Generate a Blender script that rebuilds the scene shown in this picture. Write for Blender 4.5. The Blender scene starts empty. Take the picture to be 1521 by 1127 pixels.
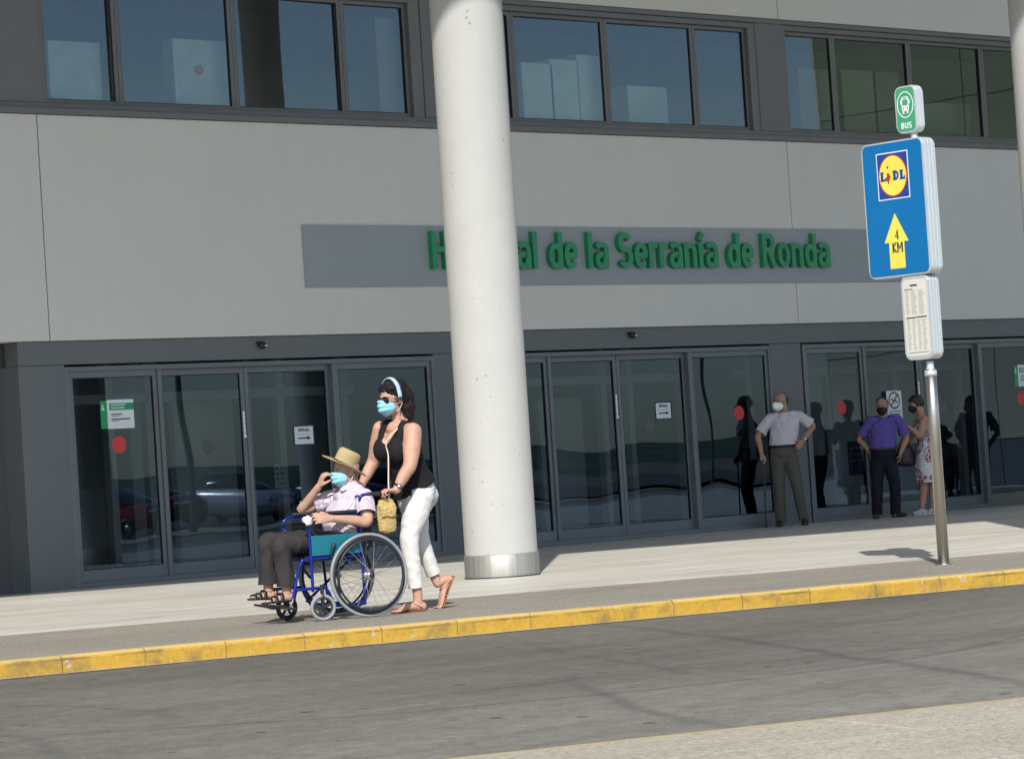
import bpy, bmesh, math, random
from mathutils import Vector, Matrix, noise
from math import sin, cos, pi, radians
random.seed(7)
S = bpy.context.scene
COL = S.collection
V = Vector

# ---------------------------------------------------------------- camera
CAM = V((-24.9646, -27.5532, 1.0))
F_PX = 4500.0
AX_R = V((0.73825439, -0.67139916, -0.06483539)); AX_U = V((0.02823024, -0.06528172, 0.99746747)); AX_B = V((-0.67393138, -0.73821506, -0.02924076))
cd = bpy.data.cameras.new('camera'); cam = bpy.data.objects.new('camera', cd); COL.objects.link(cam)
cd.sensor_width = 36; cd.lens = 36*F_PX/1521.0; cd.clip_start = .1; cd.clip_end = 6000
m = Matrix((AX_R, AX_U, AX_B)).transposed().to_4x4(); m.translation = CAM
cam.matrix_world = m
S.camera = cam
# ---------------------------------------------------------------- sky, sun, exposure
SUN_EL = 41.0
w = bpy.data.worlds.new('World'); S.world = w; w.use_nodes = True
wn = w.node_tree.nodes; wl = w.node_tree.links
bg = wn['Background']; sky = wn.new('ShaderNodeTexSky'); sky.sky_type = 'NISHITA'; sky.sun_disc = False
sky.sun_elevation = radians(SUN_EL); sky.sun_rotation = radians(225); sky.air_density = 1.0; sky.dust_density = .6; sky.ozone_density = 1.5
wl.new(sky.outputs[0], bg.inputs[0]); bg.inputs[1].default_value = .125
ld = bpy.data.lights.new('sun', 'SUN'); ld.energy = 4.0; ld.angle = radians(.5); ld.color = (1, .965, .905)
sun = bpy.data.objects.new('sun', ld); COL.objects.link(sun)
sd = V((cos(radians(45))*cos(radians(SUN_EL)), sin(radians(45))*cos(radians(SUN_EL)), -sin(radians(SUN_EL))))
sun.rotation_euler = sd.to_track_quat('-Z', 'Y').to_euler(); sun.location = (-20, -20, 30)
S.view_settings.view_transform = 'Standard'; S.view_settings.look = 'None'; S.view_settings.exposure = .45; S.view_settings.gamma = 1
S.cycles.max_bounces = 8; S.cycles.transparent_max_bounces = 16

def ray(px, py): return AX_R*(px-760.5) - AX_U*(py-563.5) - AX_B*F_PX
def hit(px, py, p0, n):
    r = ray(px, py); return CAM + r*((p0-CAM).dot(n)/r.dot(n))
def ground(px, py, z=0.0): return hit(px, py, V((0, 0, z)), V((0, 0, 1)))
def fac(px, py, y=0.0): return hit(px, py, V((0, y, 0)), V((0, 1, 0)))

# ---------------------------------------------------------------- materials
def node_mat(name):
    mt = bpy.data.materials.new(name); mt.use_nodes = True
    nt = mt.node_tree; return mt, nt, nt.nodes, nt.links, nt.nodes['Principled BSDF']
def coords(N, L, scale=(1, 1, 1), rot=(0, 0, 0)):
    tc = N.new('ShaderNodeTexCoord'); mp = N.new('ShaderNodeMapping'); L.new(tc.outputs['Object'], mp.inputs[0])
    mp.inputs['Scale'].default_value = scale; mp.inputs['Rotation'].default_value = rot; return mp.outputs[0]
def tex_noise(N, L, vec, scale, detail=4, rough=.55):
    n = N.new('ShaderNodeTexNoise'); n.inputs['Scale'].default_value = scale; n.inputs['Detail'].default_value = detail; n.inputs['Roughness'].default_value = rough
    L.new(vec, n.inputs['Vector']); return n.outputs['Fac']
def ramp(N, L, fac_, stops):
    r = N.new('ShaderNodeValToRGB'); L.new(fac_, r.inputs[0]); e = r.color_ramp.elements
    while len(e) < len(stops): e.new(.5)
    for i, (p, c) in enumerate(stops): e[i].position = p; e[i].color = (c[0], c[1], c[2], 1) if not isinstance(c, (int, float)) else (c, c, c, 1)
    return r.outputs[0]
def mixc(N, L, f, a, b, mode='MIX'):
    mx = N.new('ShaderNodeMix'); mx.data_type = 'RGBA'; mx.blend_type = mode
    for s_, v in ((0, f), (6, a), (7, b)):
        if isinstance(v, (int, float)): mx.inputs[s_].default_value = v
        elif isinstance(v, tuple): mx.inputs[s_].default_value = (v[0], v[1], v[2], 1)
        else: L.new(v, mx.inputs[s_])
    return mx.outputs[2]
def mth(N, L, op, a, b=0.0, c=None):
    n = N.new('ShaderNodeMath'); n.operation = op
    for i, v in enumerate((a, b, c)):
        if v is None: continue
        if isinstance(v, (int, float)): n.inputs[i].default_value = v
        else: L.new(v, n.inputs[i])
    return n.outputs[0]
def bump(N, L, B, h, strength=.3, dist=.01):
    b = N.new('ShaderNodeBump'); b.inputs['Strength'].default_value = strength; b.inputs['Distance'].default_value = dist
    L.new(h, b.inputs['Height']); L.new(b.outputs[0], B.inputs['Normal'])
def mat(name, c, rough=.6, metal=0.0, var=.12, scale=6.0, bs=0.0, bscale=60.0, spec=.5, sss=0.0, stretch=(1, 1, 1)):
    mt, nt, N, L, B = node_mat(name)
    B.inputs['Roughness'].default_value = rough; B.inputs['Metallic'].default_value = metal; B.inputs['Specular IOR Level'].default_value = spec
    v = coords(N, L, stretch); n = tex_noise(N, L, v, scale)
    d = ramp(N, L, n, [(.25, tuple(x*(1-var) for x in c)), (.75, tuple(min(1, x*(1+var)) for x in c))])
    L.new(d, B.inputs['Base Color'])
    if bs: bump(N, L, B, tex_noise(N, L, v, bscale, 3), bs, .004)
    if sss:
        B.inputs['Subsurface Weight'].default_value = sss; B.inputs['Subsurface Radius'].default_value = (.012, .004, .002); B.inputs['Subsurface Scale'].default_value = 1.0
    return mt

# ---------------------------------------------------------------- mesh helpers
def wloc(o):
    p = V((0, 0, 0))
    while o is not None: p += o.location; o = o.parent
    return p
def empty(name, loc, label=None, cat=None, group=None):
    o = bpy.data.objects.new(name, None); COL.objects.link(o); o.location = loc; o.empty_display_size = .2
    tag(o, label, cat, group); return o
def tag(o, label=None, cat=None, group=None, kind=None):
    if label: o['label'] = label
    if cat: o['category'] = cat
    if group: o['group'] = group
    if kind: o['kind'] = kind
    return o
def obj(name, bm, mt, parent=None, smooth=False, loc=None, rc=True):
    me = bpy.data.meshes.new(name)
    if parent is not None: off = wloc(parent)
    elif loc is not None: off = V(loc)
    else: off = V((0, 0, 0))
    if off.length > 0: bmesh.ops.translate(bm, verts=bm.verts, vec=-off)
    if rc: bmesh.ops.recalc_face_normals(bm, faces=bm.faces)
    bm.to_mesh(me); bm.free()
    if smooth:
        for p in me.polygons: p.use_smooth = True
    for x in (mt if isinstance(mt, (list, tuple)) else [mt]): me.materials.append(x)
    o = bpy.data.objects.new(name, me); COL.objects.link(o)
    if parent is not None: o.parent = parent
    else: o.location = off
    return o
def box(bm, x0, x1, y0, y1, z0, z1, bev=0.0, M=None, mi=0):
    vs = [bm.verts.new(p) for p in ((x0, y0, z0), (x1, y0, z0), (x1, y1, z0), (x0, y1, z0), (x0, y0, z1), (x1, y0, z1), (x1, y1, z1), (x0, y1, z1))]
    fs = [bm.faces.new([vs[i] for i in f]) for f in ((3, 2, 1, 0), (4, 5, 6, 7), (0, 1, 5, 4), (1, 2, 6, 5), (2, 3, 7, 6), (3, 0, 4, 7))]
    for f in fs: f.material_index = mi
    if bev:
        es = list({e for f in fs for e in f.edges})
        r = bmesh.ops.bevel(bm, geom=es, offset=bev, segments=2, profile=.5, affect='EDGES')
        nv = list({v for f in r['faces'] for v in f.verts} | {v for v in vs if v.is_valid})
        for f in r['faces']: f.material_index = mi
    else: nv = vs
    if M is not None: bmesh.ops.transform(bm, matrix=M, verts=nv)
    return nv
def B(*a, **k):
    bm = bmesh.new(); box(bm, *a, **k); return bm
def frame_of(t, ref):
    t = t.normalized(); s = ref - t*ref.dot(t)
    if s.length < 1e-4: s = V((1, 0, 0)) - t*t.x
    if s.length < 1e-4: s = V((0, 1, 0))
    s.normalize(); return s, t.cross(s).normalized()
def spline(pts, rad, sub):
    if sub <= 1 or len(pts) < 3: return pts, rad
    P, Rr = [], []
    n = len(pts)
    for i in range(n-1):
        p0, p1, p2, p3 = pts[max(i-1, 0)], pts[i], pts[i+1], pts[min(i+2, n-1)]
        for k in range(sub):
            t = k/sub
            P.append(.5*((2*p1) + (p2-p0)*t + (2*p0-5*p1+4*p2-p3)*t*t + (3*p1-p0-3*p2+p3)*t**3))
            tt = t*t*(3-2*t)
            Rr.append((rad[i][0]*(1-tt)+rad[i+1][0]*tt, rad[i][1]*(1-tt)+rad[i+1][1]*tt))
    P.append(pts[-1]); Rr.append(rad[-1]); return P, Rr
def tube(bm, pts, rad, side=None, k=12, sub=4, cap='round', mi=0, closed=False):
    pts = [V(p) for p in pts]
    if isinstance(rad, (int, float)): rad = [rad]*len(pts)
    rad = [(r, r) if isinstance(r, (int, float)) else r for r in rad]
    if not closed: pts, rad = spline(pts, rad, sub)
    n = len(pts); rings = []
    if side is None:
        d = (pts[-1]-pts[0]); side = V((0, 0, 1)) if abs(d.normalized().z) < .8 else V((1, 0, 0))
    side = V(side); prev = None
    def ring(c, s, u, a, b): return [bm.verts.new(c + s*(a*cos(2*pi*j/k)) + u*(b*sin(2*pi*j/k))) for j in range(k)]
    for i in range(n):
        if closed: t = pts[(i+1) % n]-pts[i-1]
        else: t = pts[min(i+1, n-1)]-pts[max(i-1, 0)]
        if t.length < 1e-9: t = V((0, 0, 1))
        s, u = frame_of(t, prev if (prev is not None and side is None) else side)
        t.normalize()
        if not closed and cap == 'round' and i == 0:
            for q in (.95, .7, .35): 
                f = math.sqrt(1-q*q); rr = min(rad[0]); rings.append(ring(pts[0]-t*rr*q, s, u, rad[0][0]*f, rad[0][1]*f))
        rings.append(ring(pts[i], s, u, *rad[i]))
        if not closed and cap == 'round' and i == n-1:
            for q in (.35, .7, .95):
                f = math.sqrt(1-q*q); rr = min(rad[-1]); rings.append(ring(pts[-1]+t*rr*q, s, u, rad[-1][0]*f, rad[-1][1]*f))
    m_ = len(rings)
    for i in range(m_ if closed else m_-1):
        a, b = rings[i], rings[(i+1) % m_]
        for j in range(k):
            f = bm.faces.new((a[j], a[(j+1) % k], b[(j+1) % k], b[j])); f.material_index = mi
    if not closed and cap:
        bm.faces.new(rings[0][::-1]).material_index = mi; bm.faces.new(rings[-1]).material_index = mi
def ell(bm, c, r, ax=None, ku=14, kv=10, mi=0):
    c = V(c); ax = ax or (V((1, 0, 0)), V((0, 1, 0)), V((0, 0, 1)))
    a, b, d = (V(ax[i]).normalized()*r[i] for i in range(3))
    top = bm.verts.new(c+d); bot = bm.verts.new(c-d); rings = []
    for i in range(1, kv):
        ph = pi*i/kv; rings.append([bm.verts.new(c + a*(sin(ph)*cos(2*pi*j/ku)) + b*(sin(ph)*sin(2*pi*j/ku)) + d*cos(ph)) for j in range(ku)])
    for j in range(ku):
        bm.faces.new((top, rings[0][j], rings[0][(j+1) % ku])).material_index = mi
        bm.faces.new((rings[-1][j], bot, rings[-1][(j+1) % ku])).material_index = mi
        for i in range(kv-2): bm.faces.new((rings[i][j], rings[i+1][j], rings[i+1][(j+1) % ku], rings[i][(j+1) % ku])).material_index = mi
def cyl(bm, p0, p1, r0, r1=None, k=20, mi=0):
    tube(bm, [p0, p1], [r0, r0 if r1 is None else r1], k=k, sub=1, cap='flat', mi=mi)
def torus(bm, c, n, R, r, k=48, kk=8, r2=None, mi=0):
    c = V(c); s, u = frame_of(V(n), V((0, 0, 1)) if abs(V(n).normalized().z) < .9 else V((1, 0, 0)))
    pts = [c + s*(R*cos(2*pi*i/k)) + u*(R*sin(2*pi*i/k)) for i in range(k)]
    tube(bm, pts, [(r2 or r, r)]*k, side=V(n), k=kk, closed=True, mi=mi)
def poly_prism(bm, pts2, origin, ux, uy, un, t, mi=0):
    """closed 2D outline extruded by t along -un behind the face"""
    f = [bm.verts.new(origin + ux*p[0] + uy*p[1]) for p in pts2]; b = [bm.verts.new(origin + ux*p[0] + uy*p[1] - un*t) for p in pts2]
    bm.faces.new(f).material_index = mi; bm.faces.new(b[::-1]).material_index = mi
    n = len(f)
    for i in range(n): bm.faces.new((f[i], b[i], b[(i+1) % n], f[(i+1) % n])).material_index = mi
def rrect(w_, h_, r, cx=0, cy=0, seg=6):
    out = []
    for sx, sy, a0 in ((1, 1, 0), (-1, 1, 90), (-1, -1, 180), (1, -1, 270)):
        for i in range(seg+1):
            a = radians(a0+90*i/seg); out.append((cx+sx*(w_/2-r)+r*cos(a), cy+sy*(h_/2-r)+r*sin(a)))
    return out
def ring2(bm, cx, cy, rx, ry, w_, origin, ux, uy, un, t, mi=0, k=40):
    pts = []
    A = []
    for i in range(k):
        a = 2*pi*i/k
        A.append([bm.verts.new(origin+ux*(cx+q*cos(a)) + uy*(cy+qq*sin(a)) - un*dd) for q, qq, dd in ((rx, ry, 0), (rx-w_, ry-w_, 0), (rx-w_, ry-w_, t), (rx, ry, t))])
    for i in range(k):
        a, b = A[i], A[(i+1) % k]
        for j in range(4): bm.faces.new((a[j], b[j], b[(j+1) % 4], a[(j+1) % 4])).material_index = mi
def stroke(bm, pts, w_, origin, ux, uy, un, t, mi=0):
    n = len(pts); L_, R_ = [], []
    for i in range(n):
        p = V((pts[i][0], pts[i][1], 0)); a = V((*pts[max(i-1, 0)], 0)); b = V((*pts[min(i+1, n-1)], 0)); d = (b-a).normalized()
        nn = V((-d.y, d.x, 0)); L_.append((p.x+nn.x*w_/2, p.y+nn.y*w_/2)); R_.append((p.x-nn.x*w_/2, p.y-nn.y*w_/2))
    fr = [[bm.verts.new(origin+ux*q[0]+uy*q[1]-un*dd) for q in side_] for side_ in (L_, R_) for dd in (0, t)]
    for i in range(n-1):
        for a, b in ((0, 2), (1, 3), (0, 1), (2, 3)):
            bm.faces.new((fr[a][i], fr[a][i+1], fr[b][i+1], fr[b][i])).material_index = mi
    for i in (0, n-1): bm.faces.new([fr[0][i], fr[2][i], fr[3][i], fr[1][i]]).material_index = mi
def arc(cx, cy, rx, ry, a0, a1, n=12): return [(cx+rx*cos(radians(a0+(a1-a0)*i/n)), cy+ry*sin(radians(a0+(a1-a0)*i/n))) for i in range(n+1)]
# bold condensed glyphs: (advance, strokes); cap height 1
GL = {
 'H': (.55, [[(.09, 0), (.09, 1)], [(.42, 0), (.42, 1)], [(.09, .52), (.42, .52)]]),
 'o': (.46, [arc(.23, .36, .145, .285, 90, 450, 24)]),
 's': (.38, [arc(.19, .54, .12, .125, 35, 180, 8)+arc(.19, .54, .12, .16, 180, 250, 4)+arc(.17, .2, .13, .16, 70, 0, 5)+arc(.17, .19, .13, .13, 0, -150, 8)]),
 'p': (.47, [[(.09, -.25), (.09, .70)], arc(.22, .36, .15, .285, 180, -180, 24)]),
 'i': (.22, [[(.10, 0), (.10, .70)], [(.10, .8), (.10, .96)]]),
 't': (.32, [[(.13, .93), (.13, .2)]+arc(.22, .17, .09, .11, 180, 270, 4)+[(.29, .06)], [(.02, .63), (.29, .63)]]),
 'a': (.46, [arc(.22, .5, .15, .16, 150, 0, 9)+[(.37, .4), (.37, 0)], arc(.21, .22, .125, .16, 60, 360, 16)+[(.335, .3)]]),
 'l': (.22, [[(.10, 0), (.10, 1)]]),
 'd': (.47, [[(.37, 0), (.37, 1)], arc(.23, .34, .14, .275, 0, 360, 24)]),
 'e': (.44, [[(.12, .355), (.40, .355)], arc(.22, .355, .145, .285, 2, 318, 26)]),
 'S': (.50, [arc(.24, .72, .15, .2, 25, 180, 10)+arc(.24, .70, .15, .2, 180, 240, 4)+arc(.24, .3, .16, .24, 60, 0, 5)+arc(.24, .28, .16, .2, 0, -150, 10)]),
 'r': (.33, [[(.09, 0), (.09, .70)], arc(.24, .46, .15, .18, 180, 80, 6)+[(.31, .63)]]),
 'n': (.47, [[(.09, 0), (.09, .70)], arc(.23, .46, .14, .18, 180, 0, 10)+[(.37, .4), (.37, 0)]]),
 'í': (.24, [[(.10, 0), (.10, .70)], [(.09, .78), (.19, 1.0)]]),
 'R': (.52, [[(.09, 0), (.09, 1)], [(.09, .92), (.2, .92)]+arc(.23, .71, .15, .21, 80, -80, 10)+[(.09, .5)], [(.24, .5), (.42, 0)]]),
 'B': (.52, [[(.09, 0), (.09, 1)], [(.09, .93), (.2, .93)]+arc(.23, .75, .13, .18, 80, -80, 8)+[(.09, .57)], [(.2, .53)]+arc(.25, .3, .15, .23, 80, -80, 8)+[(.09, .07)]]),
 'U': (.54, [[(.09, 1), (.09, .3)]+arc(.26, .27, .17, .2, 180, 360, 12)+[(.43, .3), (.43, 1)]]),
 'K': (.52, [[(.09, 0), (.09, 1)], [(.42, 1), (.12, .5), (.44, 0)]]),
 'M': (.66, [[(.08, 0), (.08, 1)], [(.56, 0), (.56, 1)], [(.08, 1), (.32, .35), (.56, 1)]]),
 '4': (.5, [[(.34, 0), (.34, 1), (.05, .28), (.46, .28)]]),
 'A': (.5, [[(.05, 0), (.24, 1), (.43, 0)], [(.11, .3), (.37, .3)]]),
 'E': (.42, [[(.08, 0), (.08, 1)], [(.08, .93), (.36, .93)], [(.08, .5), (.33, .5)], [(.08, .07), (.36, .07)]]),
 'N': (.52, [[(.08, 0), (.08, 1)], [(.08, 1), (.42, 0)], [(.42, 0), (.42, 1)]]),
 'T': (.46, [[(.22, 0), (.22, 1)], [(.02, .93), (.42, .93)]]),
 'D': (.52, [[(.09, 0), (.09, 1)], [(.09, .93), (.2, .93)]+arc(.22, .5, .2, .43, 85, -85, 12)+[(.09, .07)]]),
 'L': (.42, [[(.09, 0), (.09, 1)], [(.09, .07), (.38, .07)]]),
 ' ': (.26, []),
}
def word_width(t): return sum(GL[c][0] for c in t)
def word(bm, text, h_, sx, sw, origin, ux, uy, un, t, mi=0):
    x = 0
    for c in text:
        adv, st = GL[c]
        for i, s_ in enumerate(st):
            stroke(bm, [((x+p[0])*sx*h_, p[1]*h_) for p in s_], sw*h_, origin + un*(.0007*(i+1)), ux, uy, un, t, mi)
        x += adv
    return x*sx*h_

# ---------------------------------------------------------------- material library
def concrete_mat(name, c, var=.05, scale=1.2, rough=.85, pits=False, streak=False):
    mt, nt, N, L, Bn = node_mat(name)
    v = coords(N, L); n1 = tex_noise(N, L, v, scale, 6, .6); n2 = tex_noise(N, L, v, 22, 4, .7)
    mx = mth(N, L, 'ADD', mth(N, L, 'MULTIPLY', n1, .6), mth(N, L, 'MULTIPLY', n2, .4))
    col = ramp(N, L, mx, [(.3, tuple(x*(1-var) for x in c)), (.7, tuple(x*(1+var) for x in c))])
    if streak:
        vs = coords(N, L, (2.2, 2.2, .16)); ns = tex_noise(N, L, vs, 2.0, 5, .6)
        col = mixc(N, L, mth(N, L, 'MULTIPLY', ramp(N, L, ns, [(.45, 0.0), (.75, 1.0)]), .09), col, tuple(x*.72 for x in c))
    if pits:
        vo = N.new('ShaderNodeTexVoronoi'); vo.inputs['Scale'].default_value = 12; L.new(v, vo.inputs['Vector'])
        sz = tex_noise(N, L, v, 3.1, 1)
        pit = mth(N, L, 'LESS_THAN', vo.outputs['Distance'], mth(N, L, 'MULTIPLY', mth(N, L, 'SUBTRACT', sz, .44), .62))
        col = mixc(N, L, mth(N, L, 'MULTIPLY', pit, .65), col, tuple(x*.45 for x in c))
    L.new(col, Bn.inputs['Base Color']); Bn.inputs['Roughness'].default_value = rough; Bn.inputs['Specular IOR Level'].default_value = .3
    bump(N, L, Bn, n2, .25, .004)
    return mt
M_ = {}
M_['facade'] = concrete_mat('facade_concrete', (.565, .56, .525), .03, .9, streak=True)
M_['facade2'] = concrete_mat('upper_concrete', (.56, .545, .51), .03, .9, streak=True)
M_['column'] = concrete_mat('column_concrete', (.405, .403, .385), .05, 2.2, pits=True, streak=True)
M_['darkpanel'] = concrete_mat('dark_panel', (.122, .135, .142), .05, 1.5, .5)
M_['darkpanel2'] = concrete_mat('upper_dark_panel', (.15, .15, .155), .05, 1.5, .6)
M_['board'] = concrete_mat('board_paint', (.275, .308, .322), .03, 1.4, .55)
M_['frame'] = mat('aluminium_frame', (.13, .15, .165), .42, .35, .08, 3)
M_['frame_up'] = mat('upper_aluminium_frame', (.15, .148, .145), .45, .35, .08, 3)
M_['gasket'] = mat('black_gasket', (.008, .008, .01), .6)
M_['green'] = mat('green_letter_paint', (.012, .23, .10), .38, 0, .08, 2)
M_['steel2'] = mat('weathered_steel', (.34, .33, .30), .55, .7, .2, 3, .2, 40, stretch=(10, 10, .4))
M_['steel'] = mat('brushed_steel', (.52, .50, .46), .34, 1.0, .12, 2, .15, 80, stretch=(8, 8, .3))
M_['alu'] = mat('anodised_aluminium', (.66, .69, .70), .38, .55, .06, 3, .1, 60, stretch=(10, 10, .4))
M_['white'] = mat('white_print', (.72, .73, .72), .5, 0, .03)
M_['paper'] = mat('paper', (.62, .66, .68), .6, 0, .03)
M_['ink'] = mat('dark_ink', (.02, .035, .045), .6, 0, .1)
M_['greyink'] = mat('grey_ink', (.30, .31, .31), .7, 0, .2, 90)
M_['signgreen'] = mat('sign_green', (.0, .26, .10), .4, 0, .05)
M_['busgreen'] = mat('bus_sign_green', (.05, .30, .16), .4, 0, .05)
M_['signblue'] = mat('sign_blue', (.0, .135, .36), .35, 0, .05, 2)
M_['logoblue'] = mat('logo_blue', (.01, .05, .28), .4, 0, .05)
M_['yellow'] = mat('sign_yellow', (.72, .64, .09), .45, 0, .05)
M_['red'] = mat('sign_red', (.42, .03, .02), .4, 0, .05)
M_['reddot'] = mat('red_vinyl_dot', (.55, .035, .045), .5, 0, .05)
M_['black'] = mat('black_plastic', (.012, .012, .014), .4, 0, .1)
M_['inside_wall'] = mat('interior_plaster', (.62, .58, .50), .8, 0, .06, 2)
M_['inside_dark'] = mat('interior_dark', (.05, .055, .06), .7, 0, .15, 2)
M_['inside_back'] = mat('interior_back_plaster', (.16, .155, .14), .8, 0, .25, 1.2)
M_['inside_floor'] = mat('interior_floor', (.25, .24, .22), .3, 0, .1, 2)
def glass_mat(name, tint, refl, warp, wscale, rt):
    mt = bpy.data.materials.new(name); mt.use_nodes = True; nt = mt.node_tree; N = nt.nodes; L = nt.links
    N.remove(N['Principled BSDF']); out = N['Material Output']
    tr = N.new('ShaderNodeBsdfTransparent'); tr.inputs[0].default_value = (*tint, 1)
    gl = N.new('ShaderNodeBsdfGlossy'); gl.inputs['Roughness'].default_value = .004; gl.inputs[0].default_value = (*rt, 1)
    v = coords(N, L, (1, 1, .55)); n1 = tex_noise(N, L, v, wscale, 1, .4)
    bp = N.new('ShaderNodeBump'); bp.inputs['Strength'].default_value = 1.0; bp.inputs['Distance'].default_value = warp
    L.new(n1, bp.inputs['Height']); L.new(bp.outputs[0], gl.inputs['Normal'])
    fr = N.new('ShaderNodeFresnel'); fr.inputs['IOR'].default_value = 1.5
    fc = mth(N, L, 'ADD', fr.outputs[0], refl)
    mx = N.new('ShaderNodeMixShader'); L.new(fc, mx.inputs[0]); L.new(tr.outputs[0], mx.inputs[1]); L.new(gl.outputs[0], mx.inputs[2]); L.new(mx.outputs[0], out.inputs[0])
    return mt
M_['glass'] = glass_mat('door_glass', (.42, .48, .52), .055, .005, .85, (.44, .62, .86))
M_['glass_up'] = glass_mat('window_glass', (.66, .74, .70), .125, .006, .5, (.60, .72, .84))

# pavement, road
def stone_mat(name, c, bw, bh, rot, var, mort, mcol, rough, speck=.0, streak=0.0):
    mt, nt, N, L, Bn = node_mat(name)
    v = coords(N, L, (1, 1, 1), (0, 0, rot))
    br = N.new('ShaderNodeTexBrick'); L.new(v, br.inputs['Vector']); br.inputs['Scale'].default_value = 1.0
    br.inputs['Brick Width'].default_value = bw; br.inputs['Row Height'].default_value = bh; br.inputs['Mortar Size'].default_value = mort; br.inputs['Mortar Smooth'].default_value = .2
    br.inputs['Color1'].default_value = (*[x*(1-var) for x in c], 1); br.inputs['Color2'].default_value = (*[x*(1+var) for x in c], 1); br.inputs['Mortar'].default_value = (*mcol, 1)
    br.offset = .37; br.squash = 1
    vs = coords(N, L, (.30, 3.4, 1), (0, 0, rot)); ns = tex_noise(N, L, vs, 1.5, 8, .72)
    col = mixc(N, L, streak, br.outputs['Color'], ramp(N, L, ns, [(.34, tuple(x*.55 for x in c)), (.5, tuple(x*.95 for x in c)), (.66, tuple(min(1, x*1.35) for x in c))]))
    n2 = tex_noise(N, L, v, 42, 6, .95); col = mixc(N, L, speck, col, ramp(N, L, n2, [(.38, .05), (.5, .5), (.62, .95)]), 'OVERLAY')
    n3 = tex_noise(N, L, v, .55, 5, .6); col = mixc(N, L, .22, col, ramp(N, L, n3, [(.35, .35), (.65, .65)]), 'OVERLAY')
    L.new(col, Bn.inputs['Base Color']); Bn.inputs['Roughness'].default_value = rough
    bump(N, L, Bn, n2, .15, .003); return mt
KR = radians(-16.5)
M_['marble'] = stone_mat('limestone_paving', (.53, .50, .435), 1.5, .33, -KR, .16, .010, (.66, .63, .55), .5, .2, .7)
M_['granite'] = stone_mat('granite_paving', (.245, .222, .18), 1.3, .8, -KR, .05, .008, (.36, .34, .30), .7, .8, .25)
M_['granite2'] = stone_mat('near_granite_paving', (.385, .345, .265), 6.5, 1.1, radians(18.6), .03, .008, (.50, .48, .43), .75, .55, .1)
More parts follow.
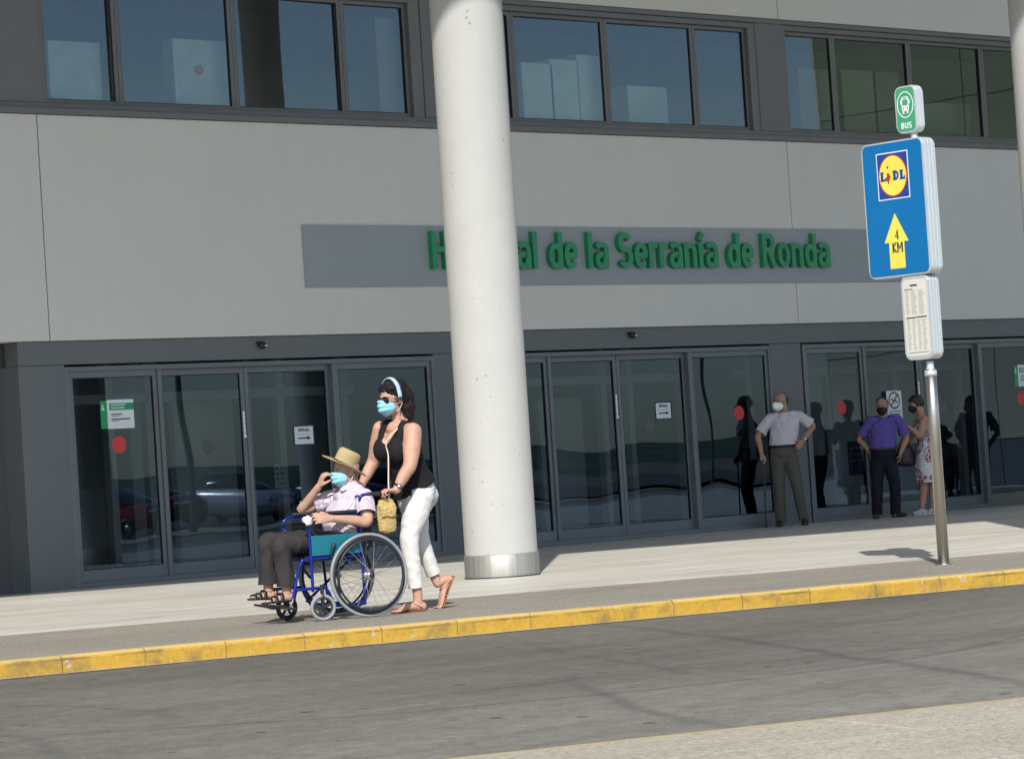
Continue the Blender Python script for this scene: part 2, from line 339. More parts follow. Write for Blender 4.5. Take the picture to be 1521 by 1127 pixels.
def road_mat():
    mt, nt, N, L, Bn = node_mat('asphalt')
    v = coords(N, L)
    base = ramp(N, L, tex_noise(N, L, v, .35, 6, .62), [(.32, (.106, .098, .080)), (.5, (.138, .128, .106)), (.68, (.164, .152, .126))])
    # traffic polish running along the lane
    vs = coords(N, L, (.10, 1.1, 1), (0, 0, radians(17.5))); st = tex_noise(N, L, vs, 1.6, 6, .6)
    base = mixc(N, L, .38, base, ramp(N, L, st, [(.35, .34), (.65, .66)]), 'OVERLAY')
    mid = tex_noise(N, L, v, 8, 9, .85); base = mixc(N, L, .6, base, ramp(N, L, mid, [(.38, .30), (.5, .5), (.62, .70)]), 'OVERLAY')
    agg = tex_noise(N, L, v, 75, 6, .95); base = mixc(N, L, .75, base, ramp(N, L, agg, [(.3, .12), (.5, .5), (.7, .88)]), 'OVERLAY')
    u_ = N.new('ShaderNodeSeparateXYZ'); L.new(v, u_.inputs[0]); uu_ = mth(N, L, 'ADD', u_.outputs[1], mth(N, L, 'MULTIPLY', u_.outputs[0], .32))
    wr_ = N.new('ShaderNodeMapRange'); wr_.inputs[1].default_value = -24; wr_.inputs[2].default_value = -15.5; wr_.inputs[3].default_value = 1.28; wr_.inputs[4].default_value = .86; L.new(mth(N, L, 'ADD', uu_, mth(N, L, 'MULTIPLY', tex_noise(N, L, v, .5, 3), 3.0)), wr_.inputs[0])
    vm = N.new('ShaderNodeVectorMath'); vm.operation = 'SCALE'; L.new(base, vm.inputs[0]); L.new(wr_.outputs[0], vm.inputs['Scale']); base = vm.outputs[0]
    v2 = N.new('ShaderNodeTexVoronoi'); v2.voronoi_dimensions = '2D'; v2.inputs['Scale'].default_value = 1.45; L.new(v, v2.inputs['Vector'])
    sc_ = N.new('ShaderNodeSeparateColor'); L.new(v2.outputs['Color'], sc_.inputs[0])
    sp2 = mth(N, L, 'LESS_THAN', mth(N, L, 'ADD', v2.outputs['Distance'], mth(N, L, 'MULTIPLY', tex_noise(N, L, v, 25, 2), .03)), mth(N, L, 'SUBTRACT', mth(N, L, 'MULTIPLY', sc_.outputs[0], .10), .030)); base = mixc(N, L, mth(N, L, 'MULTIPLY', sp2, .75), base, (.022, .02, .018))
    # tar spots
    vo = N.new('ShaderNodeTexVoronoi'); vo.voronoi_dimensions = '2D'; vo.inputs['Scale'].default_value = .9; vo.inputs['Randomness'].default_value = 1; L.new(v, vo.inputs['Vector'])
    big = mth(N, L, 'MULTIPLY', vo.outputs['Color'], .028)
    spot = mth(N, L, 'LESS_THAN', vo.outputs['Distance'], big); base = mixc(N, L, mth(N, L, 'MULTIPLY', spot, .8), base, (.02, .02, .02))
    # tyre marks: arcs  (cx, cy, r, width, strength)
    sx = N.new('ShaderNodeSeparateXYZ'); L.new(v, sx.inputs[0])
    wob = mth(N, L, 'MULTIPLY', mth(N, L, 'SUBTRACT', tex_noise(N, L, v, .8, 2), .5), .25)
    for (x0, y0, r, wd, stg, xa, xb) in TYRES:
        dx = mth(N, L, 'SUBTRACT', sx.outputs[0], x0); dy = mth(N, L, 'SUBTRACT', sx.outputs[1], y0)
        dd = mth(N, L, 'SQRT', mth(N, L, 'ADD', mth(N, L, 'MULTIPLY', dx, dx), mth(N, L, 'MULTIPLY', dy, dy)))
        off = mth(N, L, 'ABSOLUTE', mth(N, L, 'ADD', mth(N, L, 'SUBTRACT', dd, r), wob))
        k = N.new('ShaderNodeMapRange'); k.inputs[1].default_value = wd*.15; k.inputs[2].default_value = wd*.62; k.inputs[3].default_value = 1; k.inputs[4].default_value = 0; L.new(off, k.inputs[0])
        fa = N.new('ShaderNodeMapRange'); fa.inputs[1].default_value = xa; fa.inputs[2].default_value = xa+1.2; L.new(sx.outputs[0], fa.inputs[0])
        fb = N.new('ShaderNodeMapRange'); fb.inputs[1].default_value = xb-1.2; fb.inputs[2].default_value = xb; fb.inputs[3].default_value = 1; fb.inputs[4].default_value = 0; L.new(sx.outputs[0], fb.inputs[0])
        patch = ramp(N, L, tex_noise(N, L, v, 2.2, 4, .7), [(.3, .45), (.6, 1.0)])
        f = mth(N, L, 'MULTIPLY', mth(N, L, 'MULTIPLY', k.outputs[0], mth(N, L, 'MULTIPLY', fa.outputs[0], fb.outputs[0])), mth(N, L, 'MULTIPLY', patch, stg*.85))
        base = mixc(N, L, f, base, (.045, .043, .041))
    L.new(base, Bn.inputs['Base Color']); Bn.inputs['Roughness'].default_value = .82
    bump(N, L, Bn, agg, .4, .006); return mt
def circ(pts):
    (x1, y1), (x2, y2), (x3, y3) = [(p.x, p.y) for p in pts]
    a = x1*(y2-y3)-y1*(x2-x3)+x2*y3-x3*y2
    bx = (x1*x1+y1*y1)*(y3-y2)+(x2*x2+y2*y2)*(y1-y3)+(x3*x3+y3*y3)*(y2-y1)
    by = (x1*x1+y1*y1)*(x2-x3)+(x2*x2+y2*y2)*(x3-x1)+(x3*x3+y3*y3)*(x1-x2)
    cx, cy = -bx/(2*a), -by/(2*a); return cx, cy, math.hypot(x1-cx, y1-cy)
ZR = -.11
TYRES = []
for pts, wd, stg in ((((60, 1092), (520, 1063), (1521, 946)), .10, .55), (((760, 1020), (1100, 985), (1521, 948)), .08, .5),
                     (((930, 930), (1200, 965), (1521, 1015)), .12, .6), (((800, 960), (1000, 995), (1080, 1005)), .10, .35),
                     (((860, 1013), (920, 1042), (1060, 1075)), .11, .5), (((130, 1048), (200, 1052), (250, 1068)), .13, .45),
                     (((0, 1085), (50, 1100), (90, 1127)), .13, .4), (((200, 1010), (700, 975), (1300, 905)), .5, .2)):
    P = [ground(*p, z=ZR) for p in pts]; cx_, cy_, r_ = circ(P)
    TYRES.append((cx_, cy_, r_, wd, stg, min(p.x for p in P)-.8, max(p.x for p in P)+.8))
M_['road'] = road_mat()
def kerb_mat():
    mt, nt, N, L, Bn = node_mat('worn_yellow_paint')
    v = coords(N, L); n = tex_noise(N, L, v, 2.6, 7, .72); n2 = tex_noise(N, L, v, 30, 4, .7)
    c = ramp(N, L, n2, [(.3, (.38, .225, .022)), (.7, (.50, .30, .036))])
    c = mixc(N, L, mth(N, L, 'MULTIPLY', ramp(N, L, n, [(.50, 0.0), (.66, 1.0)]), .85), c, (.13, .10, .05))
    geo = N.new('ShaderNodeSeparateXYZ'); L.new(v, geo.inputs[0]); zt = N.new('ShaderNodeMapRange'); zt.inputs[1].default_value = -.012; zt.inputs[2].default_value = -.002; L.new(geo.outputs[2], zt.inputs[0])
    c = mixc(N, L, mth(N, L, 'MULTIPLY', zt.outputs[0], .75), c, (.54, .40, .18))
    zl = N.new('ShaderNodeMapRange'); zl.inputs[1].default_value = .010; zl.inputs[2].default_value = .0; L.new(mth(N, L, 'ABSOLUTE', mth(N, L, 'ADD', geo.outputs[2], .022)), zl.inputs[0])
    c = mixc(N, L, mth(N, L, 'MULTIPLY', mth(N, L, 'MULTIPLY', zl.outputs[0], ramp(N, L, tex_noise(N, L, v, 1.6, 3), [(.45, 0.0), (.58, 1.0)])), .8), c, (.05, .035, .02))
    v2 = coords(N, L, (1, 1, 1)); n4 = tex_noise(N, L, v2, 9, 5, .75)
    c = mixc(N, L, ramp(N, L, n4, [(.62, 0.0), (.67, 1.0)]), c, (.40, .38, .33))
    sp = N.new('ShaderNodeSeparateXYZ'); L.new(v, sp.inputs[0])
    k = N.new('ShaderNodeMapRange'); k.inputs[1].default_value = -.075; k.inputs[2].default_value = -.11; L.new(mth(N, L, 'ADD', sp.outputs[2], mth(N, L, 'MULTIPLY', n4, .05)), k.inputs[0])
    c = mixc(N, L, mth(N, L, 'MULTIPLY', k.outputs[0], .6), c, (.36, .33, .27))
    L.new(c, Bn.inputs['Base Color']); Bn.inputs['Roughness'].default_value = .7; bump(N, L, Bn, n2, .4, .006); return mt
M_['kerb'] = kerb_mat()

# ---------------------------------------------------------------- the ground
def kerb_y(x): return -15.5281 - .341662*x - .00338240*x*x
def gran_y(x): return -12.75 - .395*x - .0022*x*x
def near_y(x): return -24.654 - .33568*x
def strip(name, fa, fb, z, mt, xs, skirt=0, **k):
    bm = bmesh.new(); A = [bm.verts.new((x, fa(x), z)) for x in xs]; Bv = [bm.verts.new((x, fb(x), z)) for x in xs]
    for i in range(len(xs)-1): bm.faces.new((A[i], A[i+1], Bv[i+1], Bv[i]))
    return tag(obj(name, bm, mt), kind='structure')
XS = [-45+i*1.0 for i in range(131)]
bm = bmesh.new(); vs = [bm.verts.new(p) for p in ((-900, -900, -.2), (900, -900, -.2), (900, 900, -.2), (-900, 900, -.2))]; bm.faces.new(vs)
tag(obj('ground', bm, mat('dry_ground', (.16, .135, .09), .9, 0, .25, .05)), kind='structure')
strip('pavement', lambda x: gran_y(x), lambda x: .02, 0.0, M_['marble'], XS)
strip('pavement_granite_band', lambda x: kerb_y(x)+.14, lambda x: gran_y(x), 0.0, M_['granite'], XS)
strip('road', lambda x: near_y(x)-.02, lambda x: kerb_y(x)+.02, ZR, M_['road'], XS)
strip('near_pavement', lambda x: -40, lambda x: near_y(x)-.055, -.0812, M_['granite2'], XS)
bm = bmesh.new()
for i in range(130):
    x0, x1 = XS[i], XS[i+1]; vs = []
    for x, o in ((x0, 0), (x1, 0), (x1, -.06), (x0, -.06)): vs.append((x, near_y(x)+o))
    lo = [bm.verts.new((x, y, -.2)) for x, y in vs]; hi = [bm.verts.new((x, y, -.081)) for x, y in vs]
    bm.faces.new(hi); bm.faces.new((lo[0], lo[1], hi[1], hi[0]))
tag(obj('near_kerb_edge', bm, mat('kerb_edge_ochre', (.42, .32, .17), .8, 0, .2, 8)), kind='structure')
# kerb stones (road side, painted yellow)
bm = bmesh.new(); x = -24.0; i = 0
while x < 18:
    n = 6; L_ = .545; xa, xb = x+.004, x+L_-.004; prof = ((0, -.2), (0, -.022), (.006, -.008), (.02, 0.001), (.14, 0.003), (.14, -.2))
    jy = random.uniform(-.004, .004); jz = random.uniform(-.003, .003); rings = []
    for k in range(3):
        xx = xa + (xb-xa)*k/2; sl = -.341662-.00676*xx; nn = V((-sl, 1, 0)).normalized()
        base_ = V((xx, kerb_y(xx), 0)); rings.append([bm.verts.new(base_ + nn*(q+jy) + V((0, 0, z+(jz if z > -.1 else 0)))) for q, z in prof])
    for k in range(2):
        for j in range(5): bm.faces.new((rings[k][j], rings[k+1][j], rings[k+1][j+1], rings[k][j+1]))
    bm.faces.new(rings[0][::-1]); bm.faces.new(rings[2]); x += L_
tag(obj('kerb', bm, M_['kerb']), kind='structure')
bm = bmesh.new()   # mortar behind the joints and along the gutter
for i in range(130):
    x0, x1 = XS[i], XS[i+1]
    for oa, ob, za, zb in ((.012, .012, -.2, -.02), (.012, .15, -.02, -.012)):
        bm.faces.new([bm.verts.new((x0, kerb_y(x0)+oa, za)), bm.verts.new((x1, kerb_y(x1)+oa, za)), bm.verts.new((x1, kerb_y(x1)+ob, zb)), bm.verts.new((x0, kerb_y(x0)+ob, zb))])
tag(obj('kerb_mortar', bm, mat('mortar', (.36, .31, .20), .9, 0, .2, 10)), kind='structure')
strip('road_gutter_line', lambda x: kerb_y(x)-.07-.03*noise.noise(V((x*3.1, 0, 0))), lambda x: kerb_y(x)+.03, ZR+.004, mat('gutter_mortar', (.30, .27, .21), .9, 0, .35, 6, .4, 60), XS)
XUX, XUZ, NF = V((1, 0, 0)), V((0, 0, 1)), V((0, -1, 0))
# ---------------------------------------------------------------- hospital building
HB = empty('hospital_building', (0, 0, 0), 'grey concrete hospital front with a dark ribbon of upper windows above glazed sliding entrances', 'building')
JX = [-42.59, -30.57, -18.55, -6.53, 5.49, 17.51, 24.0]
for nm, z0, z1, mt, y0 in (('concrete_band', 2.70, 5.165, 'facade', 0.0), ('upper_concrete_band', 6.83, 14.0, 'facade2', 0.0)):
    for i in range(len(JX)-1):
        obj(nm, B(JX[i]+.007, JX[i+1]-.007, y0, .30, z0, z1, .006), M_[mt], HB)
obj('joint_filler', B(-42, 24, .03, .28, 2.72, 5.15), M_['gasket'], HB)
obj('upper_joint_filler', B(-42, 24, .03,   .28, 6.85, 13.9), M_['gasket'], HB)
obj('window_sill', B(-42, 24, -.035, .30, 5.17, 5.235, .006), M_['darkpanel2'], HB)
obj('window_sill_base', B(-42, 24, .03, .30, 5.236, 5.30, .004), M_['frame_up'], HB)
obj('lintel_panel', B(-6.93, 24, .035, .30, 2.44, 2.695, .004), M_['darkpanel'], HB)
obj('header_trim', B(-42, 24, .02, .30, 6.765, 6.825, .005), M_['darkpanel2'], HB)
def win_pier(x0, x1): obj('window_pier', B(x0, x1, .03, .30, 5.302, 6.763, .006), M_['darkpanel2'], HB)
def door_pier(x0, x1): obj('entrance_pier', B(x0, x1, .045, .42, 0, 2.438, .008), M_['darkpanel'], HB)
for x0, x1 in ((-13.2, -12.40), (-7.1, -6.42), (-.90, -.43), (5.05, 5.60), (11.1, 11.6), (17.1, 24)): win_pier(x0, x1)
for x0, x1 in ((-6.93, -6.34), (-1.03, -.42), (4.93, 5.54), (10.89, 11.5), (16.85, 24)): door_pier(x0, x1)
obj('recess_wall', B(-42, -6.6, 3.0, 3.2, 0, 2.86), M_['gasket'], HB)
obj('recess_side_wall', B(-6.90, -6.75, .43, 3.0, 0, 2.86), M_['darkpanel'], HB)
# roof, floors, inner walls
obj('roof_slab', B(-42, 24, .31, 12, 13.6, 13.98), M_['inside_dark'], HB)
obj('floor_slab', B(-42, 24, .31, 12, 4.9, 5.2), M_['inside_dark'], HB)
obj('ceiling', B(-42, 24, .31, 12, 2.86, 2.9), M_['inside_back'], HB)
obj('upper_ceiling', B(-42, 24, .31, 12, 7.2, 7.25), M_['inside_wall'], HB)
obj('interior_floor', B(-42, 24, .021, 12, -.05, .004), M_['inside_floor'], HB)
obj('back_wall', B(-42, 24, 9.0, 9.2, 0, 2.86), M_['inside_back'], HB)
obj('upper_back_wall', B(-42, 24, 4.0, 4.2, 5.2, 7.2), M_['inside_wall'], HB)
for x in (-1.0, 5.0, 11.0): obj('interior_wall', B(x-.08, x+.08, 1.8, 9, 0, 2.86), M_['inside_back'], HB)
# inner vestibule line of pale frames
for b in range(3):
    x0 = -6.31+5.96*b
    for dx in (.35, 1.5, 2.05, 3.5, 4.0, 5.0): obj('vestibule_post', B(x0+dx, x0+dx+.10, 1.5, 1.62, 0, 2.6, .005), M_['inside_wall'], HB)
    obj('vestibule_beam', B(x0+.1, x0+5.2, 1.48, 1.64, 2.05, 2.16, .005), M_['inside_wall'], HB)
    obj('vestibule_pillar', B(x0+2.3, x0+2.75, 2.2, 2.6, 0, 2.85, .01), M_['inside_wall'], HB)
obj('reception_desk', B(-5.6, -2.2, 5.4, 6.0, 0, 1.1, .02), M_['inside_wall'], HB)
# glazed bays
OFF = [0, 1.21, 2.46, 3.76, 5.28]
DOT = mat('red_vinyl_dot_inner', (.42, .05, .075), .6, 0, .05)
def disc(bm, cx, cz, r, y, t=.002):
    poly_prism(bm, [(cx+r*cos(2*pi*i/32), cz+r*sin(2*pi*i/32)) for i in range(32)], V((0, y, 0)), XUX, XUZ, NF, t)
TILT = None
def framed(parent, name, x0, x1, z0, z1, y, fw, th, fb, ftop, mt, gl, wob=0.0):
    fr = bmesh.new()
    box(fr, x0, x0+fw, y, y+th, z0, z1, .003); box(fr, x1-fw, x1, y, y+th, z0, z1, .003)
    box(fr, x0+fw, x1-fw, y+.002, y+th-.002, z0, z0+fb, .003); box(fr, x0+fw, x1-fw, y+.002, y+th-.002, z1-ftop, z1, .003)
    o = obj(name, fr, mt, parent)
    g = bmesh.new(); e = .008
    for a in ((x0+fw, x0+fw+e, z0+fb, z1-ftop), (x1-fw-e, x1-fw, z0+fb, z1-ftop), (x0+fw+e, x1-fw-e, z0+fb, z0+fb+e), (x0+fw+e, x1-fw-e, z1-ftop-e, z1-ftop)):
        box(g, a[0], a[1], y+.008, y+.03, a[2], a[3])
    obj('glazing_seal', g, M_['gasket'], o)
    yy = y+th*.5; tl = random.uniform(-wob, wob) if TILT is None else TILT
    gb = bmesh.new(); vs = [gb.verts.new(p) for p in ((x0+fw*.7, yy-tl, z0+fb*.7), (x1-fw*.7, yy+tl, z0+fb*.7), (x1-fw*.7, yy+tl, z1-ftop*.7), (x0+fw*.7, yy-tl, z1-ftop*.7))]; gb.faces.new(vs)
    obj('glass_pane', gb, gl, o, rc=False); return o
DOTS = [(177, 660, M_['reddot'], .0215), (1098, 613, M_['reddot'], .0215), (1250, 606, M_['reddot'], .0215), (1517, 592, M_['reddot'], .0215), (309, 663, DOT, .04), (815, 637, DOT, .04), (965, 632, DOT, .04), (1401, 604, DOT, .04)]
for b in range(4):
    x0 = -6.31+5.96*b
    fr = bmesh.new()
    box(fr, x0-.03, x0+.03, .05, .20, 0, 2.415, .004); box(fr, x0+OFF[4]-.03, x0+OFF[4]+.03, .05, .20, 0, 2.415, .004)
    box(fr, x0+.03, x0+OFF[4]-.03, .052, .20, 2.36, 2.415, .004); box(fr, x0+.03, x0+OFF[4]-.03, .052, .20, 0.005, .06, .004)
    box(fr, x0+OFF[1]+.0, x0+OFF[1]+.05, .052, .20, .06, 2.36, .004); box(fr, x0+OFF[3]-.05, x0+OFF[3], .052, .20, .06, 2.36, .004)
    obj('entrance_frame', fr, M_['frame'], HB)
    for k in range(4):
        mov = k in (1, 2)
        xa = x0+OFF[k]+(.05 if k == 1 else .004 if k == 2 else .03 if k == 0 else .002)
        xb = x0+OFF[k+1]-(.004 if k == 1 else .05 if k == 2 else .002 if k == 0 else .03)
        o = framed(HB, 'sliding_door' if mov else 'fixed_door_panel', xa, xb, .06, 2.36, .12 if mov else .075, .055, .045, .13, .07, M_['frame'], M_['glass'], .004)
        yf = (.12 if mov else .075)
        for (px_, py_, m2, dy) in DOTS:
            c_ = fac(px_, py_, yf+dy)
            if xa < c_.x < xb: bm = bmesh.new(); disc(bm, c_.x, c_.z, .094 if dy < .03 else .086, yf+dy); obj('red_warning_dot', bm, m2, o)
        if k == 1:
            bm = bmesh.new(); box(bm, xb-.040, xb-.020, yf-.0012, yf-.0003, 1.56, 1.85)
            for q in range(5): box(bm, xb-.045, xb-.015, yf-.003, yf-.0005, 1.62+q*.05, 1.62+q*.05+(.03 if q % 2 == 0 else .022))
            box(bm, xb-.05, xb-.012, yf-.012, yf-.0005, 1.55, 1.58); obj('lock_plate', bm, M_['white'], o)
# upper windows
OU = [0, 1.01, 2.63, 4.26, 5.28]
for x0 in (-12.38, -6.36, -.37, 5.65, 11.65):
    fr = bmesh.new()
    box(fr, x0-.06, x0, .045, .24, 5.302, 6.76, .004); box(fr, x0+OU[4], x0+OU[4]+.17, .045, .24, 5.302, 6.76, .004)
    box(fr, x0, x0+OU[4], .047, .24, 6.69, 6.76, .004)
    obj('window_surround', fr, M_['frame_up'], HB)
    for k in range(4):
        TILT = {0: .024, 2: .016}.get(k) if x0 == -6.36 else None
        framed(HB, 'window', x0+OU[k]+.002, x0+OU[k+1]-.002, 5.302, 6.688, .10, .05, .06, .05, .05, M_['frame_up'], M_['glass_up'], .006)
# boxes and blinds behind the upper glass
BX = [mat('cardboard', (.38, .36, .26), .8, 0, .12, 4), mat('pale_box', (.80, .86, .80), .8, 0, .1, 4)]
def ubox(px0, py0, px1, py1, y, d, k, lbl, cat, nm='storage_box', grp=None):
    a = fac(px0, py1, y); b_ = fac(px1, py0, y)
    z0 = 5.32; z1 = max(b_.z, z0+.15)
    o = obj(nm, B(a.x, b_.x, y, y+d, z0, z1, .008), BX[k], None, loc=((a.x+b_.x)/2, y+d/2, z0)); tag(o, lbl, cat, grp)
ubox(76, 64, 148, 155, .30, .2, 1, 'pale folded screen standing inside the leftmost upper window', 'screen', 'folded_screen')
ubox(262, 62, 338, 160, .32, .2, 1, 'pale picture board with an orange patch leaning inside the second upper window', 'board', 'picture_board')
bm = bmesh.new(); a = fac(296, 104, .31); ell(bm, (a.x, .318, a.z), (.07, .008, .06)); obj('orange_patch', bm, mat('orange_print', (.7, .25, .08), .7), bpy.data.objects['picture_board'])
ubox(566, 30, 606, 172, .3, .35, 0, 'tall stack of cartons inside the upper window just left of the big column', 'boxes', 'carton_stack')
for i, (q, nmx) in enumerate((((780, 95, 820, 185), 'first'), ((822, 90, 858, 186), 'second'), ((862, 84, 903, 187), 'third'))):
    ubox(*q, .3, .4, 1, 'pale carton inside the upper window right of the big column, %s from the left' % nmx, 'box', grp='cartons behind the upper windows')
ubox(936, 130, 990, 190, .6, .4, 1, 'low pale carton behind the fluted curtain of the middle upper window', 'box', grp='cartons behind the upper windows')
for i, (q, lb) in enumerate((((1192, 104, 1240, 200), 'olive carton in the narrow upper window right of the dark pier'), ((1256, 106, 1300, 200), 'olive carton left in the wide upper window behind the bus sign'), ((1302, 108, 1334, 200), 'olive carton right in the wide upper window behind the bus sign'), ((1372, 155, 1440, 205), 'low carton in the upper window right of the bus sign'))):
    ubox(*q, .5, .4, 0, lb, 'box', grp='cartons behind the upper windows')

# ---------------------------------------------------------------- name board with raised letters
nb = empty('hospital_name_board', (2.53, 0, 3.25), 'long blue-grey board with raised green letters reading Hospital de la Serranía de Ronda', 'sign')
obj('board', B(-2.97, 8.03, -.022, -.002, 3.25, 3.98, .004), M_['board'], nb)
TX = 'Hospital de la Serranía de Ronda'
hL = .455; sxw = (7.20/ (word_width(TX)*hL)); x = -1.07
for c in TX:
    adv, st = GL[c]
    if st:
        bm = bmesh.new()
        org = V((x, -.095, 3.455))
        for i, s_ in enumerate(st): stroke(bm, [(p[0]*sxw*hL, p[1]*hL) for p in s_], .16*hL, org + NF*(.0008*i), XUX, XUZ, NF, .07)
        obj('letter', bm, M_['green'], nb)
    x += adv*sxw*hL

# ---------------------------------------------------------------- cameras over the doors
for i, (px, py, lb) in enumerate(((386, 512, 'small black dome camera on the lintel over the left entrance'), (936, 497, 'small black dome camera on the lintel over the middle entrance'))):
    c = fac(px, py, .03); t = empty('security_camera', c, lb, 'camera', 'dome cameras above the entrances')
    bm = bmesh.new(); box(bm, c.x-.05, c.x+.05, c.y-.03, c.y+.004, c.z-.0, c.z+.035, .006); obj('mount', bm, M_['black'], t)
    bm = bmesh.new(); ell(bm, (c.x, c.y-.05, c.z-.01), (.05, .045, .042)); obj('dome', bm, M_['black'], t, True)
    bm = bmesh.new(); box(bm, c.x-.0, c.x+.035, c.y-.096, c.y-.085, c.z-.022, c.z-.010, .002); obj('lens_window', bm, M_['white'], t)

# ---------------------------------------------------------------- notices
def notice(name, px0, py0, px1, py1, y, label, cat, green=False, border=None, mt='paper'):
    a = fac(px0, py0, y); b_ = fac(px1, py1, y); x0, x1, z1, z0 = a.x, b_.x, (a.z+fac(px1, py0, y).z)/2, (b_.z+fac(px0, py1, y).z)/2
    t = empty(name, ((x0+x1)/2, y, z0), label, cat)
    if border: obj('border', B(x0-.02, x1+.02, y+.0025, y+.005, z0-.02, z1+.02), M_['ink'], t)
    obj('sheet', B(x0, x1, y-.001, y+.0015, z0, z1), M_[mt], t)
    return t, x0, x1, z0, z1
def bars(t, rows, x0, z0, y, mt='ink', nm='printed_lines'):
    bm = bmesh.new()
    for (xa, xb, zc, hh) in rows:
        x = xa
        while x < xb-.004:
            w_ = min(random.uniform(.012, .035), xb-x); box(bm, x0+x, x0+x+w_*.86, y-.0025, y-.0012, z0+zc-hh/2, z0+zc+hh/2*random.uniform(.7, 1)); x += w_
    obj(nm, bm, M_[mt], t)
for (pa, lb) in (((160, 593, 202, 636), 'white and green notice with a green side strip on the leftmost door glass'), ((1513, 541, 1556, 573), 'white and green notice on the glass at the right edge of the photo')):
    t, x0, x1, z0, z1 = notice('green_notice', *pa, .07, lb, 'notice')
    W_, H_ = x1-x0, z1-z0
    obj('side_strip', B(x0-.09, x0-.002, .069, .072, z0+.005, z1-.01), M_['signgreen'], t)
    bm = bmesh.new(); word(bm, 'A', .07, 1, .18, V((x0-.075, .0672, z1-.115)), XUX, XUZ, NF, .001); obj('emblem', bm, M_['white'], t)
    obj('header_band', B(x0+.03, x1-.002, .0665, .0685, z1-H_*.36, z1-H_*.12), M_['signgreen'], t)
    bars(t, [(.05, W_*.7, H_*.82, .014), (.05, W_*.66, H_*.72, .014)], x0, z0, .0655, 'paper', 'header_lines')
    bars(t, [(.05, W_*.55, H_*.5, .013), (.05, W_*.45, H_*.44, .007), (.05, W_*.85, H_*.33, .015), (.05, W_*.45, H_*.27, .007)], x0, z0, .069)
for i, (pa, lb) in enumerate((((439, 633, 468, 659), 'white paper reading ENTRADA with an arrow pointing right, on the left entrance'), ((976, 598, 999, 621), 'white paper reading ENTRADA with an arrow pointing right, on the middle entrance'))):
    t, x0, x1, z0, z1 = notice('entrance_notice', *pa, .112, lb, 'notice', border=True); W_, H_ = x1-x0, z1-z0
    bm = bmesh.new(); tw = word_width('ENTRADA')*.034; word(bm, 'ENTRADA', .034, W_*.62/tw, .2, V((x0+W_*.2, .1098, z0+H_*.72)), XUX, XUZ, NF, .001); obj('lettering', bm, M_['ink'], t)
    bars(t, [(W_*.12, W_*.86, H_*.56, .008)], x0, z0, .112, 'greyink')
    bm = bmesh.new(); poly_prism(bm, [(x0+W_*.16, z0+H_*.30), (x0+W_*.66, z0+H_*.30), (x0+W_*.66, z0+H_*.23), (x0+W_*.88, z0+H_*.34), (x0+W_*.66, z0+H_*.46), (x0+W_*.66, z0+H_*.38), (x0+W_*.16, z0+H_*.38)], V((0, .1098, 0)), XUX, XUZ, NF, .001); obj('arrow', bm, M_['ink'], t)
t, x0, x1, z0, z1 = notice('no_smoking_notice', 1318, 580, 1343, 622, .07, 'white no-smoking notice between the purple shirt and the patterned dress', 'notice'); W_, H_ = x1-x0, z1-z0
cx_, cz_ = (x0+x1)/2, z0+H_*.66
bm = bmesh.new(); ring2(bm, cx_, cz_, W_*.38, W_*.38, .022, V((0, .0675, 0)), XUX, XUZ, NF, .001); stroke(bm, [(cx_-W_*.27, cz_-W_*.27), (cx_+W_*.27, cz_+W_*.27)], .022, V((0, .0670, 0)), XUX, XUZ, NF, .001); obj('prohibition_ring', bm, mat('dark_red_print', (.16, .015, .02), .5), t)
bm = bmesh.new(); stroke(bm, [(cx_-.07, cz_+.02), (cx_+.07, cz_-.03)], .02, V((0, .068, 0)), XUX, XUZ, NF, .001); stroke(bm, [(cx_+.03, cz_+.01), (cx_+.05, cz_+.05), (cx_+.03, cz_+.08)], .01, V((0, .0682, 0)), XUX, XUZ, NF, .001); obj('cigarette_mark', bm, M_['ink'], t)
bars(t, [(W_*.12, W_*.88, H_*.27, .012), (W_*.12, W_*.88, H_*.18, .012), (W_*.25, W_*.75, H_*.09, .012)], x0, z0, .07)
t, x0, x1, z0, z1 = notice('pictogram_notice', 407, 690, 424, 725, .9, 'pale sheet with small black symbols hanging inside the left entrance', 'notice'); W_, H_ = x1-x0, z1-z0
bars(t, [(W_*.15, W_*.4, H_*.85, .03), (W_*.6, W_*.9, H_*.85, .02), (W_*.15, W_*.4, H_*.62, .03), (W_*.6, W_*.9, H_*.64, .03), (W_*.15, W_*.4, H_*.42, .03), (W_*.6, W_*.85, H_*.44, .02), (W_*.5, W_*.9, H_*.2, .02)], x0, z0, .9)
t, x0, x1, z0, z1 = notice('floor_poster', 1258, 655, 1293, 705, .7, 'dark green poster with pale lettering standing inside the glass beside the man in purple', 'poster', mt='inside_dark'); W_, H_ = x1-x0, z1-z0
bars(t, [(W_*.1, W_*.85, H_*.8, .03), (W_*.3, W_*.65, H_*.62, .03), (W_*.1, W_*.9, H_*.44, .03)], x0, z0, .7, 'greyink')

for o in COL.objects:
    if o.parent is None and o.name.split('.')[0] in ('green_notice', 'no_smoking_notice'): o.location.y += .024
    if o.parent is None and o.name.split('.')[0] == 'entrance_notice': o.location.y += .026
em, nt_, N_, L_2, B_ = node_mat('daylight_back_window'); B_.inputs['Emission Color'].default_value = (.55, .72, .50, 1); B_.inputs['Emission Strength'].default_value = .55; B_.inputs['Base Color'].default_value = (.3, .4, .3, 1)
for q in ((286, 656, 300, 679), (306, 656, 352, 680), (196, 660, 214, 682)):
    a = fac(q[0], q[3], 8.95); b_ = fac(q[2], q[1], 8.95); obj('back_window', B(a.x, b_.x, 8.95, 8.98, a.z, b_.z), em, HB)
